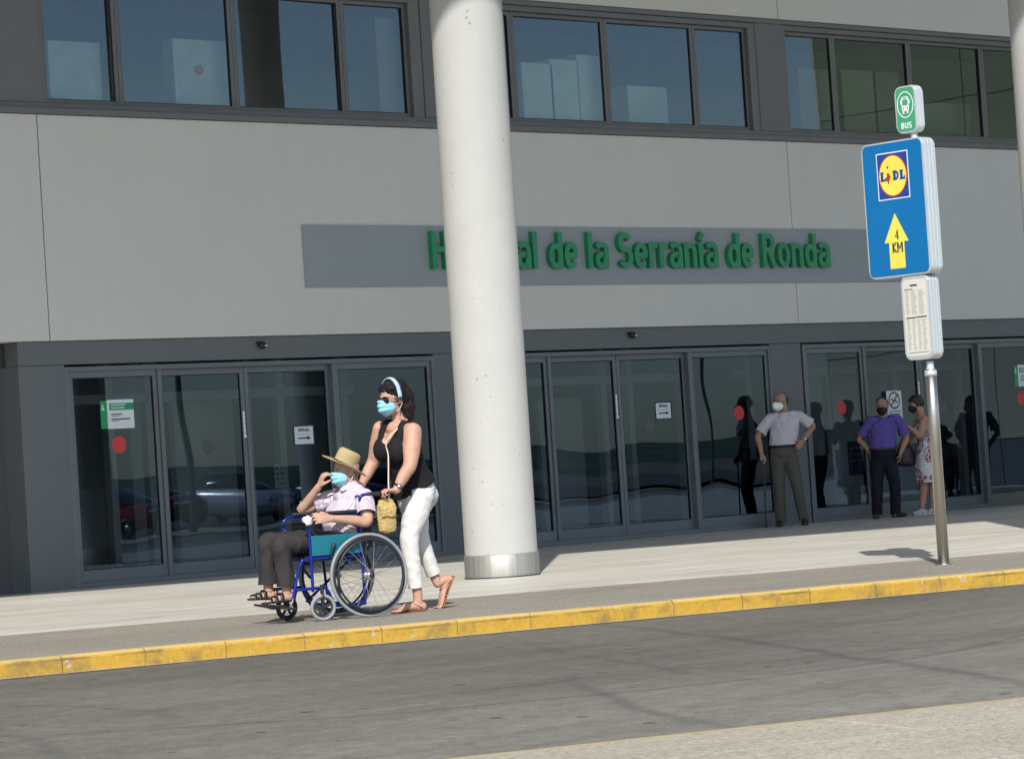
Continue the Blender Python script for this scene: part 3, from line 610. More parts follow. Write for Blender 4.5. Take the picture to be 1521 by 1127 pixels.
# things standing about in the lobby
def lobby(nm, lbl, cat, x, y, w_, d, h_, mt):
    o = obj(nm, B(x-w_/2, x+w_/2, y-d/2, y+d/2, .006, h_, .015), mt, None, loc=(x, y, 0)); tag(o, lbl, cat)
lobby('drinks_machine', 'tall dark drinks machine inside the leftmost door', 'machine', -5.2, 2.6, .9, .8, 1.85, M_['ink'])
lobby('lobby_partition', 'pale partition inside the left entrance', 'partition', -3.1, 2.0, .9, .12, 2.1, M_['inside_wall'])
lobby('ticket_kiosk', 'grey ticket kiosk inside the middle entrance', 'kiosk', 1.4, 1.9, .55, .4, 1.5, M_['frame'])
lobby('lobby_screen', 'pale upright screen inside the middle entrance', 'screen', 3.0, 2.2, .8, .1, 1.9, M_['inside_wall'])
lobby('lobby_cabinet', 'low dark cabinet inside the right entrance', 'cabinet', 6.4, 1.3, 1.3, .5, .9, M_['ink'])
lobby('lobby_screen_wall', 'beige screen wall inside the right entrance', 'screen wall', 8.6, 2.2, 4.0, .12, 2.6, M_['inside_wall'])
# ---------------------------------------------------------------- columns and canopy
def column(c, lbl):
    t = empty('concrete_column', (c[0], c[1], 0), lbl, 'column', 'round columns carrying the canopy')
    def lathe(prof, mt, nm):
        bm = bmesh.new(); k = 72; R_ = [[bm.verts.new((c[0]+r*cos(2*pi*j/k), c[1]+r*sin(2*pi*j/k), z)) for j in range(k)] for r, z in prof]
        for i in range(len(prof)-1):
            for j in range(k): bm.faces.new((R_[i][j], R_[i][(j+1) % k], R_[i+1][(j+1) % k], R_[i+1][j]))
        return obj(nm, bm, mt, t, True)
    lathe([(.34, .215), (.34, 3.0), (.34, 14.02)], M_['column'], 'shaft')
    lathe([(.350, 0), (.350, .210), (.345, .216), (.3402, .2165)], M_['steel2'], 'base_sleeve')
    lathe([(.356, 0), (.356, .012), (.351, .012)], M_['ink'], 'base_joint')
column((-6.05, -6.53), 'thick pale concrete column with a steel base sleeve standing behind the woman')
column((-.06, -8.63), 'pale concrete column cut by the right edge of the photo')
column((5.93, -10.73), 'pale concrete column standing beyond the right edge of the photo')
bm = bmesh.new()
HC = 14.4
ey = lambda x: -.2-HC*.8134-.35*(x+7+HC*.8134)
CX = [-45, -30, -15, -5, 0, 10.5]
lo = [bm.verts.new((x, ey(x)+DXC, 14.0)) for x in CX for DXC in (0,)]; hi = [bm.verts.new((x, ey(x), 14.4)) for x in CX]
lb_ = [bm.verts.new((x, -.01, 14.0)) for x in CX]; hb_ = [bm.verts.new((x, -.01, 14.4)) for x in CX]
for i in range(len(CX)-1):
    bm.faces.new((lo[i], lo[i+1], hi[i+1], hi[i])); bm.faces.new((hi[i], hi[i+1], hb_[i+1], hb_[i])); bm.faces.new((lo[i], lb_[i], lb_[i+1], lo[i+1])); bm.faces.new((lb_[i], hb_[i], hb_[i+1], lb_[i+1]))
bm.faces.new((lo[0], hi[0], hb_[0], lb_[0])); bm.faces.new((lo[-1], lb_[-1], hb_[-1], hi[-1]))
o = obj('canopy', bm, concrete_mat('canopy_soffit', (.42, .40, .35), .04, 1), None); tag(o, 'flat concrete canopy over the forecourt, above the photo and mirrored in the upper windows', 'canopy')

# ---------------------------------------------------------------- projecting wing seen in the glass on the right
wg = empty('building_wing', (24, -7.5, 0), 'beige panelled wing projecting beyond the right edge, mirrored in the right-hand doors', 'building')
wm = concrete_mat('wing_panels', (.46, .41, .32), .05, .6); wj = M_['ink']; wgn = concrete_mat('wing_upper_shade_tone', (.17, .20, .13), .08, .5)  # dark green on the upper rows stands in for canopy shade on the wing
obj('wing_core', B(24.05, 40, -15.95, -.02, 0, 14.3), wj, wg)
ys = [-16, -11.2, -6.4, -.02]; zs = [.0, .95, 2.9, 5.0, 8.0, 14.3]
for i in range(3):
    for j in range(5):
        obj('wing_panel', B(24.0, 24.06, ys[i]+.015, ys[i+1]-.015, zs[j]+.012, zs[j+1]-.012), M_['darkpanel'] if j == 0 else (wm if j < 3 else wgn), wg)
obj('wing_end_wall', B(24.0, 40.05, -16.06, -16.0, 0, 14.3), wm, wg)

# ---------------------------------------------------------------- far side of the road, mirrored in the glass
bm = bmesh.new()
vs = [bm.verts.new(p) for p in ((-60, -12, -.083), (90, -62, -.083), (90, -300, -.083), (-60, -300, -.083))]
vs = [bm.verts.new((x, near_y(x)-5.2, -.079)) for x in (-60, 90)] + [bm.verts.new((90, -300, -.079)), bm.verts.new((-60, -300, -.079))]
for v in list(bm.verts)[:4]: bm.verts.remove(v)
bm.faces.new(vs); tag(obj('car_park', bm, mat('car_park_asphalt', (.07, .068, .065), .9, 0, .2, .3)), kind='structure')
bm = bmesh.new(); nA = 160; rows = []
for i in range(nA+1):
    a = radians(-100+150*i/nA - 20); r0 = 420
    h_ = .45*(7+9*noise.fractal(V((i*.05, 3.3, 0)), 1, 2, 5)+3*noise.noise(V((i*.35, 1, 0))))
    rows.append([bm.verts.new((r0*cos(a), r0*sin(a), -.5)), bm.verts.new(((r0+40)*cos(a), (r0+40)*sin(a), max(1.5, h_*.55))), bm.verts.new(((r0+110)*cos(a), (r0+110)*sin(a), max(3, h_*1.15)))])
for i in range(nA):
    for j in range(2): bm.faces.new((rows[i][j], rows[i+1][j], rows[i+1][j+1], rows[i][j+1]))
tag(obj('hills', bm, mat('scrub_hill', (.045, .075, .04), .9, 0, .5, .03)), kind='structure')
# ================================================================ people toolkit
def fuse(name, bm, voxel, smooth, mt, parent=None, cut=None, wr=None, thick=0.0, planes=(), loc=None):
    """one continuous skin over overlapping volumes; planes = [(point, outward normal, radius)] open cuffs and necklines"""
    bmesh.ops.recalc_face_normals(bm, faces=bm.faces)
    me = bpy.data.meshes.new('tmp'); bm.to_mesh(me); bm.free(); t = bpy.data.objects.new('tmp', me); COL.objects.link(t)
    r = t.modifiers.new('r', 'REMESH'); r.mode = 'VOXEL'; r.voxel_size = voxel; r.adaptivity = 0
    if smooth: q = t.modifiers.new('s', 'SMOOTH'); q.factor = .5; q.iterations = smooth
    dg = bpy.context.evaluated_depsgraph_get(); ev = t.evaluated_get(dg); me2 = bpy.data.meshes.new_from_object(ev)
    out = bmesh.new(); out.from_mesh(me2); bpy.data.objects.remove(t); bpy.data.meshes.remove(me); bpy.data.meshes.remove(me2)
    if wr:
        for v in out.verts: v.co += v.normal*wr(v.co)
    for (p, n, rad) in planes:
        p = V(p); n = V(n).normalized()
        fs = [f for f in out.faces if (f.calc_center_median()-p).length < rad]
        geo = list({v for f in fs for v in f.verts} | {e for f in fs for e in f.edges}) + fs
        bmesh.ops.bisect_plane(out, geom=geo, plane_co=p, plane_no=n, clear_outer=False)
        kill = [v for v in out.verts if (v.co-p).length < rad*1.15 and (v.co-p).dot(n) > 1e-5]
        bmesh.ops.delete(out, geom=kill, context='VERTS')
    if cut:
        kill = [v for v in out.verts if cut(v.co)]; bmesh.ops.delete(out, geom=kill, context='VERTS')
        bd = [v for v in out.verts if v.is_boundary]
        for _ in range(4):
            new = {}
            for v in bd:
                nb = [e.other_vert(v) for e in v.link_edges if e.is_boundary]
                if len(nb) == 2: new[v] = v.co*.5 + (nb[0].co+nb[1].co)*.25
            for v, c in new.items(): v.co = c
    if thick:
        o = obj(name, out, mt, parent, True, loc=loc, rc=False); s_ = o.modifiers.new('solid', 'SOLIDIFY'); s_.thickness = thick; s_.offset = -1
    else: o = obj(name, out, mt, parent, True, loc=loc)
    return o
def nz(freq, amp, dirv=None, k=3.0):
    """cloth folds: noise stretched along dirv"""
    d = V(dirv).normalized() if dirv is not None else None
    def f(co):
        c = V(co)
        if d is not None: c = c - d*c.dot(d)*(1-1/k)
        n = noise.noise(c*freq); n2 = noise.noise(c*freq*2.3+V((5, 3, 1)))
        return amp*((1-abs(n)*2.2)*.8 - .3 + .45*n2)
    return f
def hand(bm, wrist, fd, pn, sideT, s=1.0, curl=(35, 40, 45, 50), spread=0.0, thumb=(40, 25), pinch=0.0):
    """fd: finger direction, pn: palm normal (fingers curl toward it), sideT: toward the thumb"""
    wrist, fd, pn = V(wrist), V(fd).normalized(), V(pn); pn = (pn-fd*pn.dot(fd)).normalized(); sd_ = V(sideT); sd_ = (sd_-fd*sd_.dot(fd)-pn*sd_.dot(pn)).normalized()
    tube(bm, [wrist-fd*.02*s, wrist+fd*.015*s, wrist+fd*.05*s, wrist+fd*.088*s], [(.027*s, .021*s), (.030*s, .019*s), (.040*s, .017*s), (.041*s, .014*s)], side=sd_, k=14, sub=3)
    for i, (ln, off, back) in enumerate(((.070, .031, .0), (.078, .0105, -.003), (.073, -.0105, .0), (.058, -.031, .008))):
        base = wrist + fd*(.088-back)*s + sd_*off*s; a = 0; p = base; pts = [p-fd*.012*s]; d = fd
        for j, (fr_, ca) in enumerate(((.44, .55), (.32, 1.0), (.24, .75))):
            a += radians(curl[i])*ca; d = (fd*cos(a) + pn*sin(a) + sd_*(spread*(1.5-i))).normalized(); pts.append(p); p = p + d*ln*fr_*s
        pts.append(p); tube(bm, pts, [.0088*s, .0092*s, .0085*s, .0078*s, .0062*s][:len(pts)], k=8, sub=2)
    b0 = wrist + fd*.022*s + sd_*.026*s + pn*.006*s; a1, a2 = map(radians, thumb)
    d1 = (fd*cos(a1)+sd_*sin(a1)+pn*.35).normalized(); d2 = (fd*cos(a2)+sd_*sin(a2)*.5+pn*(.7+pinch)).normalized()
    tube(bm, [b0, b0+d1*.036*s, b0+d1*.036*s+d2*.030*s, b0+d1*.036*s+d2*.054*s], [.0135*s, .0115*s, .0100*s, .0075*s], k=8, sub=2)
def head(bm, C, f, u, s=1.0):
    f = V(f).normalized(); u = V(u); u = (u-f*u.dot(f)).normalized(); l = u.cross(f)
    A = (f, l, u); P = lambda a, b, c: V(C)+f*a*s+l*b*s+u*c*s
    ell(bm, P(-.012, 0, .022), (.098*s, .076*s, .088*s), A, 20, 14)
    ell(bm, P(.028, 0, -.035), (.066*s, .064*s, .085*s), A, 18, 12)
    ell(bm, P(.058, 0, -.100), (.032*s, .036*s, .024*s), A)
    ell(bm, P(.020, .040, -.075), (.045*s, .022*s, .035*s), A); ell(bm, P(.020, -.040, -.075), (.045*s, .022*s, .035*s), A)
    ell(bm, P(.066, 0, .012), (.024*s, .052*s, .014*s), A)
    for q in (1, -1):
        ell(bm, P(.056, q*.038, -.036), (.020*s, .018*s, .020*s), A)
        ell(bm, P(-.006, q*.078, -.022), (.017*s, .008*s, .031*s), ((f*.92-u*.25), l, (u*.95+f*.22)))
        ell(bm, P(.074, q*.031, -.012), (.014*s, .015*s, .010*s), A)
    tube(bm, [P(.086, 0, -.005), P(.103, 0, -.030), P(.112, 0, -.045)], [.009*s, .011*s, .014*s], k=10, sub=2)
    for q in (1, -1): ell(bm, P(.096, q*.013, -.048), (.011*s, .009*s, .009*s), A)
    ell(bm, P(.084, 0, -.072), (.014*s, .026*s, .007*s), A); ell(bm, P(.081, 0, -.083), (.013*s, .023*s, .008*s), A)
    return P, f, l, u
def mask(P, f, l, u, mt, parent, s=1.0, kind='surgical', loop=True):
    bm = bmesh.new(); nu, nv = 22, 14; rows = []
    for i in range(nv+1):
        v = i/nv; row = []
        for j in range(nu+1):
            t = (j/nu-.5)*2; a = t*radians(66)
            if kind == 'ffp':
                bulge = .040*math.exp(-(t*2.0)**2)*sin(pi*min(1, .25+.8*v)); r = .106+bulge; w_ = .072
            else:
                bulge = .020*math.exp(-(t*1.9)**2)*(sin(pi*min(1, .30+.72*v)))+.0055*sin(v*pi*7)*(1-abs(t)**3); r = .108+bulge; w_ = .072
            up = -.068+.008*abs(t) + (.5-v)*2*.058*(1-.36*abs(t)**1.6)
            edge = 1-.14*abs(2*v-1)**2*abs(t)
            chin = .030*max(0, v-.70)/.30
            rr = r - chin*1.4 - (.008 if v < .12 else 0)*(abs(t) > .25)
            ov = 1-.20*(2*v-1)**2
            row.append(bm.verts.new(P((rr*cos(a*ov) - .012*(1-cos(a))) , (w_+.008)*sin(a*ov)*edge, up*1.0 + .010*abs(t)*(v-.5))))
        rows.append(row)
    for i in range(nv):
        for j in range(nu): bm.faces.new((rows[i][j], rows[i][j+1], rows[i+1][j+1], rows[i+1][j]))
    o = obj('face_mask', bm, mt, parent, True); sm = o.modifiers.new('solid', 'SOLIDIFY'); sm.thickness = .0035*s; sm.offset = 1
    if loop:
        bm = bmesh.new()
        for q in (1, -1):
            for vv in (-.040, -.096): tube(bm, [P(.022, q*.068, vv), P(.010, q*.079, vv*.75-.008), P(-.014, q*.087, -.026+(.02 if vv > -.06 else -.015))], .0022*s, k=6, sub=3)
        obj('ear_loops', bm, M_['white'], o, True)
    return o
def skin(name, c): return mat(name, c, .55, 0, .15, 17, .2, 70, .3, .12)
SK1 = skin('tanned_skin', (.47, .275, .20)); SK2 = skin('elderly_skin', (.45, .265, .19)); SK3 = skin('olive_skin', (.36, .205, .14)); SK4 = skin('brown_skin', (.42, .24, .17))
def eyes(P, parent, s=1.0, brow=None):
    bm = bmesh.new()
    for q in (1, -1): ell(bm, P(.0815, q*.031, -.013), (.006*s, .0105*s, .0042*s))
    obj('eyes', bm, mat('eye_dark', (.03, .02, .015), .2), parent, True)
    bm = bmesh.new()
    for q in (1, -1): tube(bm, [P(.093, q*.014, .006), P(.090, q*.031, .012), P(.078, q*.048, .006)], [.003*s, .0035*s, .002*s], k=6, sub=2)
    obj('eyebrows', bm, brow or M_['black'], parent, True)
def hairmass(name, parts, P, mt, parent, voxel=.005, amp=.006, freq=45, s=1.0, A=None, cut=None, dirv=(0, 0, 1)):
    bm = bmesh.new()
    for (a, b, c, r) in parts: ell(bm, P(a, b, c), tuple(x*s for x in r), A, 16, 12)
    n_ = nz(freq, amp, dirv, 5.0)
    return fuse(name, bm, voxel, 4, mt, parent, cut=cut, wr=lambda co: n_(co))
def stripes(name, base, line, spacing, wdt, axis, rough=.8, thr=.5):
    mt, nt, N, L, Bn = node_mat(name); v = coords(N, L)
    d = N.new('ShaderNodeVectorMath'); d.operation = 'DOT_PRODUCT'; L.new(v, d.inputs[0]); d.inputs[1].default_value = axis
    w_ = mth(N, L, 'ADD', d.outputs['Value'], mth(N, L, 'MULTIPLY', tex_noise(N, L, v, 9, 2), .012))
    m_ = mth(N, L, 'ABSOLUTE', mth(N, L, 'SUBTRACT', mth(N, L, 'FRACT', mth(N, L, 'DIVIDE', w_, spacing)), .5))
    k = mth(N, L, 'LESS_THAN', m_, wdt); n = tex_noise(N, L, v, 30, 4)
    b_ = mixc(N, L, n, tuple(x*.95 for x in base), tuple(min(1, x*1.05) for x in base)); L.new(mixc(N, L, k, b_, line), Bn.inputs['Base Color'])
    Bn.inputs['Roughness'].default_value = rough; bump(N, L, Bn, tex_noise(N, L, v, 14, 4), .35, .02); return mt
def cloth(name, c, rough=.85, var=.08, b=.5, sc=5): return mat(name, c, rough, 0, var, sc, b, 22, .25)
# ================================================================ wheelchair, its rider and the woman pushing it
Hd = V((-.9602, .2792, 0)).normalized(); Ld = V((-Hd.y, Hd.x, 0)); Z = V((0, 0, 1))
O = ground(552, 916) - Ld*.30
def Q(px, py, b=0.0): return hit(px, py, O+Ld*b, Ld)
def W(a, b, z): return O + Hd*a + Ld*b + Z*z
WC = empty('wheelchair', O, 'blue framed wheelchair with teal side panels and large spoked wheels near the kerb', 'wheelchair')
BL = mat('blue_enamel', (.008, .02, .22), .22, .3, .05); RB = mat('grey_tyre', (.23, .25, .26), .6, 0, .1); RB2 = mat('black_rubber', (.015, .015, .017), .45, 0, .1); CH = mat('chrome', (.75, .76, .78), .16, 1, .03)
TEAL = mat('teal_vinyl', (.004, .125, .165), .3, 0, .06, 4); NAV = mat('navy_nylon', (.012, .015, .045), .6, 0, .15)
wr_c = W(0, 0, .303)
def big_wheel(b):
    c = W(0, b, .303); t = bmesh.new(); torus(t, c, Ld, .291, .0125, 72, 10, .014); o = obj('wheel', t, RB, WC, True)
    t = bmesh.new(); torus(t, c, Ld, .270, .010, 72, 8, .012); obj('rim', t, RB2, o, True)
    s_ = 1 if b > 0 else -1
    t = bmesh.new(); torus(t, c+Ld*(.035*s_), Ld, .255, .0085, 72, 8); obj('push_ring', t, RB2, o, True)
    u0, v0 = frame_of(Ld, Z)
    t = bmesh.new()
    for i in range(5):
        a = 2*pi*i/5+.3; d = u0*cos(a)+v0*sin(a); cyl(t, c+d*.268+Ld*(.003*s_), c+d*.257+Ld*(.033*s_), .004, k=6)
    obj('push_ring_brackets', t, CH, o)
    for i in range(28):
        a = 2*pi*i/28; sg = 1 if i % 2 else -1; a2 = a+radians(62)*(1 if i % 4 < 2 else -1)
        t = bmesh.new(); cyl(t, c+(u0*cos(a2)+v0*sin(a2))*.022+Ld*.028*sg, c+(u0*cos(a)+v0*sin(a))*.264, .0015, k=5); obj('spoke', t, CH, o)
    t = bmesh.new(); cyl(t, c-Ld*.04, c+Ld*.04, .014); cyl(t, c-Ld*.034, c-Ld*.028, .028); cyl(t, c+Ld*.028, c+Ld*.034, .028); obj('hub', t, CH, o, True)
    t = bmesh.new(); ell(t, c+Ld*(.052*s_), (.020, .020, .016), (u0, v0, Ld)); obj('hub_cap', t, RB2, o, True)
big_wheel(.30); big_wheel(-.30)
def caster(px, py, b, turn):
    c = Q(px, py, b); c = V((c.x, c.y, .096)); n = (Ld*cos(turn)+Hd*sin(turn)).normalized(); u0, v0 = frame_of(n, Z)
    t = bmesh.new(); torus(t, c, n, .083, .0125, 48, 10, .013); o = obj('caster_wheel', t, RB if b > 0 else RB2, WC, True)
    t = bmesh.new(); torus(t, c, n, .066, .008, 40, 8); 
    for i in range(5):
        a = 2*pi*i/5; d = u0*cos(a)+v0*sin(a); e = n.cross(d); M = Matrix((e, n, d)).transposed().to_4x4(); M.translation = c+d*.038
        box(t, -.009, .009, -.006, .006, -.032, .032, .002, M)
    cyl(t, c-n*.018, c+n*.018, .014); obj('caster_hub', t, RB2, o)
    t = bmesh.new(); top = c+Z*.115+u0*0
    for q in (1, -1): tube(t, [c+n*.026*q, c+n*.026*q+Z*.09, c+n*.012*q+Z*.112], .007, k=8, sub=2)
    cyl(t, c+Z*.105, c+Z*.165, .014); obj('caster_fork', t, RB2, o); return c
cn = caster(480, 902, .26, radians(8)); cf = caster(426, 905, -.26, radians(-14))
ca = (cn-O).dot(Hd)
for b in (.235, -.235):
    s_ = 1 if b > 0 else -1
    P_ = lambda a, z, bb=b: W(a, bb, z)
    t = bmesh.new(); r = .0115
    a_f = (Q(462, 830, .235)-O).dot(Hd); z_s = .445; a_b = .015
    tube(t, [P_(a_f, .22), P_(a_f, .44), P_(a_f, .60), P_(a_f, .655)], r, k=10, sub=2)                     # front upright
    tube(t, [P_(a_b, .20), P_(a_b, .5), P_(a_b-.01, .865)], r, k=10, sub=2)                                 # rear upright
    tube(t, [P_(a_b, z_s), P_(a_f+.02, z_s), P_(a_f+.075, z_s-.02), P_(a_f+.11, z_s-.10), P_(a_f+.15, .20), P_(a_f+.165, .16)], r, k=10, sub=4)   # seat rail into hanger
    tube(t, [P_(a_f+.12, .235), P_(a_f-.07, .235), P_(a_f-.11, .22), P_(a_f-.16, .115), P_(a_f-.20, .10), P_(a_b, .10)], r, k=10, sub=4)          # lower rail
    tube(t, [P_(a_b, .10), P_(a_b, .22)], r, k=10, sub=1); tube(t, [P_(a_b-.008, .85), P_(a_b-.03, .878), P_(a_b-.14, .880)], r, k=10, sub=3)
    obj('side_frame', t, BL, WC, True)
    t = bmesh.new(); tube(t, [P_(a_b-.07, .880), P_(a_b-.17, .880)], .017, k=10, sub=1); obj('push_handle', t, RB2, WC, True)
    t = bmesh.new(); tube(t, [P_(a_f, .60), P_(a_f+.015, .70), P_(a_f-.02, .74), P_(a_f-.08, .745), P_(a_b+.02, .745)], .010, k=8, sub=4); obj('armrest_tube', t, BL, WC, True)
    M = Matrix((Hd, Ld, Z)).transposed().to_4x4(); M.translation = W((a_f+a_b)/2-.02, b, .765)
    obj('armrest_pad', B(-.155, .155, -.024, .024, -.012, .014, .008, M), RB2, WC, True)
    M2 = M.copy(); M2.translation = W((a_f+a_b)/2, b+.006*s_, .535); obj('side_panel', B(-(a_f-a_b)/2+.008, (a_f-a_b)/2-.008, -.005, .005, -.07, .075, .004, M2), TEAL, WC)
    M3 = M.copy(); M3.translation = W(a_f+.20, b*.62, .115); M3 = M3 @ Matrix.Rotation(radians(-14), 4, 'Y'); obj('footplate', B(-.07, .085, -.085, .085, -.007, .007, .005, M3), RB2, WC)
    t = bmesh.new(); tube(t, [P_(a_f+.15, .20), P_(a_f+.175, .13), W(a_f+.18, b*.75, .105), W(a_f+.18, b*.3, .105)], .009, k=8, sub=3); obj('footrest_tube', t, CH if s_ > 0 else BL, WC, True)
    # brake lever
    t = bmesh.new(); q0 = W(.255, b+.028*s_, .43); tube(t, [q0, q0+Z*.05+Hd*.01, q0+Z*.11-Hd*.015], [.008, .009, .013], k=8, sub=2); tube(t, [q0, q0-Z*.06+Hd*.02, q0-Z*.13-Hd*.03], [.009, .008, .012], k=8, sub=2)
    tube(t, [q0-Z*.03, q0-Z*.03-Hd*.05], .012, k=8, sub=1); obj('brake_lever', t, RB2, WC, True)
t = bmesh.new()
tube(t, [W(.30, .225, .13), W(.13, -.225, .42)], .010, k=8, sub=1); tube(t, [W(.28, -.225, .13), W(.11, .225, .42)], .010, k=8, sub=1); obj('cross_brace', t, BL, WC, True)
M = Matrix((Hd, Ld, Z)).transposed().to_4x4(); M.translation = W(.20, 0, .45); obj('seat', B(-.22, .22, -.225, .225, -.02, .018, .012, M), NAV, WC, True)
M.translation = W(.0, 0, .68); obj('backrest', B(-.012, .012, -.225, .225, -.2, .2, .008, M), NAV, WC, True)

# ---------------------------------------------------------------- the seated man
def limb(bm, pts, rad, side=None, k=16, sub=5): tube(bm, pts, rad, side=side, k=k, sub=sub)
MAN = empty('person', W(.30, 0, .47), 'person in a straw hat, striped shirt and blue mask seated in the blue wheelchair', 'person')
hc = Q(514, 697, 0.0)
ff = (Hd*.97 + Ld*.10 - Z*.06).normalized(); uu = (Z + Hd*.10).normalized()
bm = bmesh.new()
P, f_, l_, u_ = head(bm, hc, ff, uu, .98)
neck = Q(523, 722, 0); chest = Q(521, 750, 0); belly = Q(514, 778, 0); hip = Q(524, 800, 0)
tube(bm, [P(-.025, 0, -.05), (P(-.02, 0, -.06)+neck)/2, neck-Z*.02], [.060, .058, .066], k=16, sub=4)
sh_n = Q(541, 739, .175); el_n = Q(545, 774, .275); wr_n = Q(493, 770, .290)
sh_f = Q(503, 737, -.165); el_f = Q(449, 757, -.26); wr_f = Q(473, 723, -.10)
limb(bm, [chest+Z*.065, chest, belly, hip], [(.12, .075), (.14, .095), (.14, .11), (.14, .11)], side=Ld)
limb(bm, [sh_n, (sh_n+el_n)/2, el_n, el_n+(wr_n-el_n)*.35, wr_n], [.050, .046, .040, .038, .026])
limb(bm, [sh_f, (sh_f+el_f)/2, el_f, el_f+(wr_f-el_f)*.35+Z*.0, wr_f], [.050, .045, .040, .036, .026])
hd1 = (Q(466, 769, .29)-wr_n).normalized()
hand(bm, wr_n+hd1*.01, hd1, -Ld*.9-Z*.2, Z, 1.02, (46, 48, 50, 54), .02, (30, 15), .3)
hd2 = (Q(483, 710, -.04)-wr_f).normalized()
hand(bm, wr_f+hd2*.005, (hd2*.8+Z*.45).normalized(), (-Hd*.9-Z*.4), Ld*.4+Hd*-.2+Z*.5, .98, (52, 58, 62, 66), .02, (30, 10), .2)
kn_n = Q(418, 809, .135); kn_f = Q(399, 807, -.10); an_n = Q(426, 879, .135); an_f = Q(399, 876, -.10)
limb(bm, [an_n+(kn_n-an_n)*.35, an_n+Z*.03, an_n], [.045, .036, .036]); limb(bm, [an_f+(kn_f-an_f)*.35, an_f+Z*.03, an_f], [.045, .036, .036])
ft_n = Q(401, 892, .15); ft_f = Q(379, 886, -.12)
for an, ft in ((an_n, ft_n), (an_f, ft_f)):
    d = (ft-an); d.normalize(); hl = an - Z*.035-Hd*.02
    tube(bm, [hl, an+(ft-an)*.4-Z*.022, ft-Hd*-.0], [(.033, .036), (.042, .026), (.042, .013)], side=Ld, k=14, sub=4)
    for i in range(5): tube(bm, [ft+Ld*(.032-.016*i)-Hd*.02, ft+Ld*(.034-.017*i)+Hd*(.022-.005*abs(i-1)), ft+Ld*(.034-.017*i)+Hd*(.036-.005*abs(i-1))-Z*.004], [.0095, .0088, .007], k=8, sub=1)
body = fuse('body', bm, .0042, 3, SK2, MAN)
eyes(P, body, .98, mat('grey_brow', (.25, .22, .19), .8))
MASKB = mat('blue_surgical_mask', (.22, .47, .56), .7, 0, .05, 20, .2, 90)
mask(P, f_, l_, u_, MASKB, MAN, .98)
hairmass('hair', [(-.066, 0, -.030, (.034, .052, .040)), (-.06, 0, .0, (.03, .05, .03))], P, mat('white_hair', (.38, .33, .28), .85), body, .005, .004, 60, 1, (f_, l_, u_))
# shirt
pt = bmesh.new()
limb(pt, [chest+Z*.150+Hd*.004, chest+Z*.115, chest+Z*.065, chest, belly+Hd*.012, hip+Z*.015], [(.072, .064), (.120, .080), (.176, .115), (.178, .138), (.176, .158), (.168, .140)], side=Ld, k=24)
limb(pt, [chest+Z*.135+Ld*.03, (chest+Z*.12+Ld*.03)*.4+sh_n*.6, sh_n-Z*.004], [.050, .060, .066]); limb(pt, [chest+Z*.135-Ld*.03, (chest+Z*.12-Ld*.03)*.4+sh_f*.6, sh_f-Z*.004], [.050, .060, .066])
limb(pt, [sh_n-Z*.006, (sh_n*.55+el_n*.45), sh_n*.25+el_n*.75], [.070, .072, .080])
limb(pt, [sh_f-Z*.012, (sh_f*.5+el_f*.5), sh_f*.28+el_f*.72], [.068, .070, .076])
limb(pt, [chest+Z*.07-Ld*.12, chest+Z*.075+Ld*.12], [.055, .055])
SHIRT = stripes('striped_shirt', (.58, .50, .55), (.33, .25, .36), .014, .15, (-.45, -.85, .12), .85)
d1 = (el_n-sh_n).normalized(); d2 = (el_f-sh_f).normalized(); w1 = nz(11, .010, (0, 0, 1), 1.5)
fuse('shirt', pt, .0055, 5, SHIRT, MAN, wr=w1, thick=.004, planes=[(sh_n+(el_n-sh_n)*.72, d1, .11), (sh_f+(el_f-sh_f)*.66, d2, .11), (chest+Z*.172+Hd*.008, Z+Hd*.25, .095)])
# collar, placket and buttons
t = bmesh.new(); nb = chest+Z*.150+Hd*.004
for q in (1, -1):
    a0 = nb - Hd*.066+Z*.036; a1 = nb+Ld*.070*q+Z*.030; a2 = nb+Hd*.092+Ld*.022*q-Z*.016; a3 = nb+Hd*.112+Ld*.082*q-Z*.056; a4 = nb+Ld*.108*q-Z*.010; a5 = nb-Hd*.092-Z*.002
    lst = [(a0, a5), (a1, a4), (a2, a3)]; prev = None
    for (i_, o_) in lst:
        c_ = [t.verts.new(x) for x in (i_, o_)]
        if prev: t.faces.new((prev[0], c_[0], c_[1], prev[1]))
        prev = c_
o = obj('collar', t, SHIRT, MAN, True); sm = o.modifiers.new('s', 'SUBSURF'); sm.levels = sm.render_levels = 2; sm = o.modifiers.new('t', 'SOLIDIFY'); sm.thickness = .005
# trousers
t = bmesh.new()
limb(t, [hip+Z*.06, hip, hip-Z*.05+Hd*.03], [(.172, .135), (.175, .135), (.16, .11)], side=Ld, k=22)
for kn, an, b in ((kn_n, an_n, .1), (kn_f, an_f, -.1)):
    h0 = hip + Ld*b*.85 + Hd*.05 - Z*.03
    limb(t, [h0, h0*.5+kn*.5+Z*.012, kn*.85+h0*.15+Z*.006, kn+Hd*.01, kn*.75+an*.25, an+(kn-an)*.30, an+Z*.035], [.090, .084, .076, .074, .070, .068, .072], side=Ld, k=20, sub=6)
TRO = cloth('charcoal_trousers', (.030, .026, .027), .8, .15)
fuse('trousers', t, .006, 4, TRO, MAN, wr=nz(10, .009, (0, 0, 1), 2.2), thick=.004, planes=[(an_n+Z*.042, -Z, .12), (an_f+Z*.042, -Z, .12)])
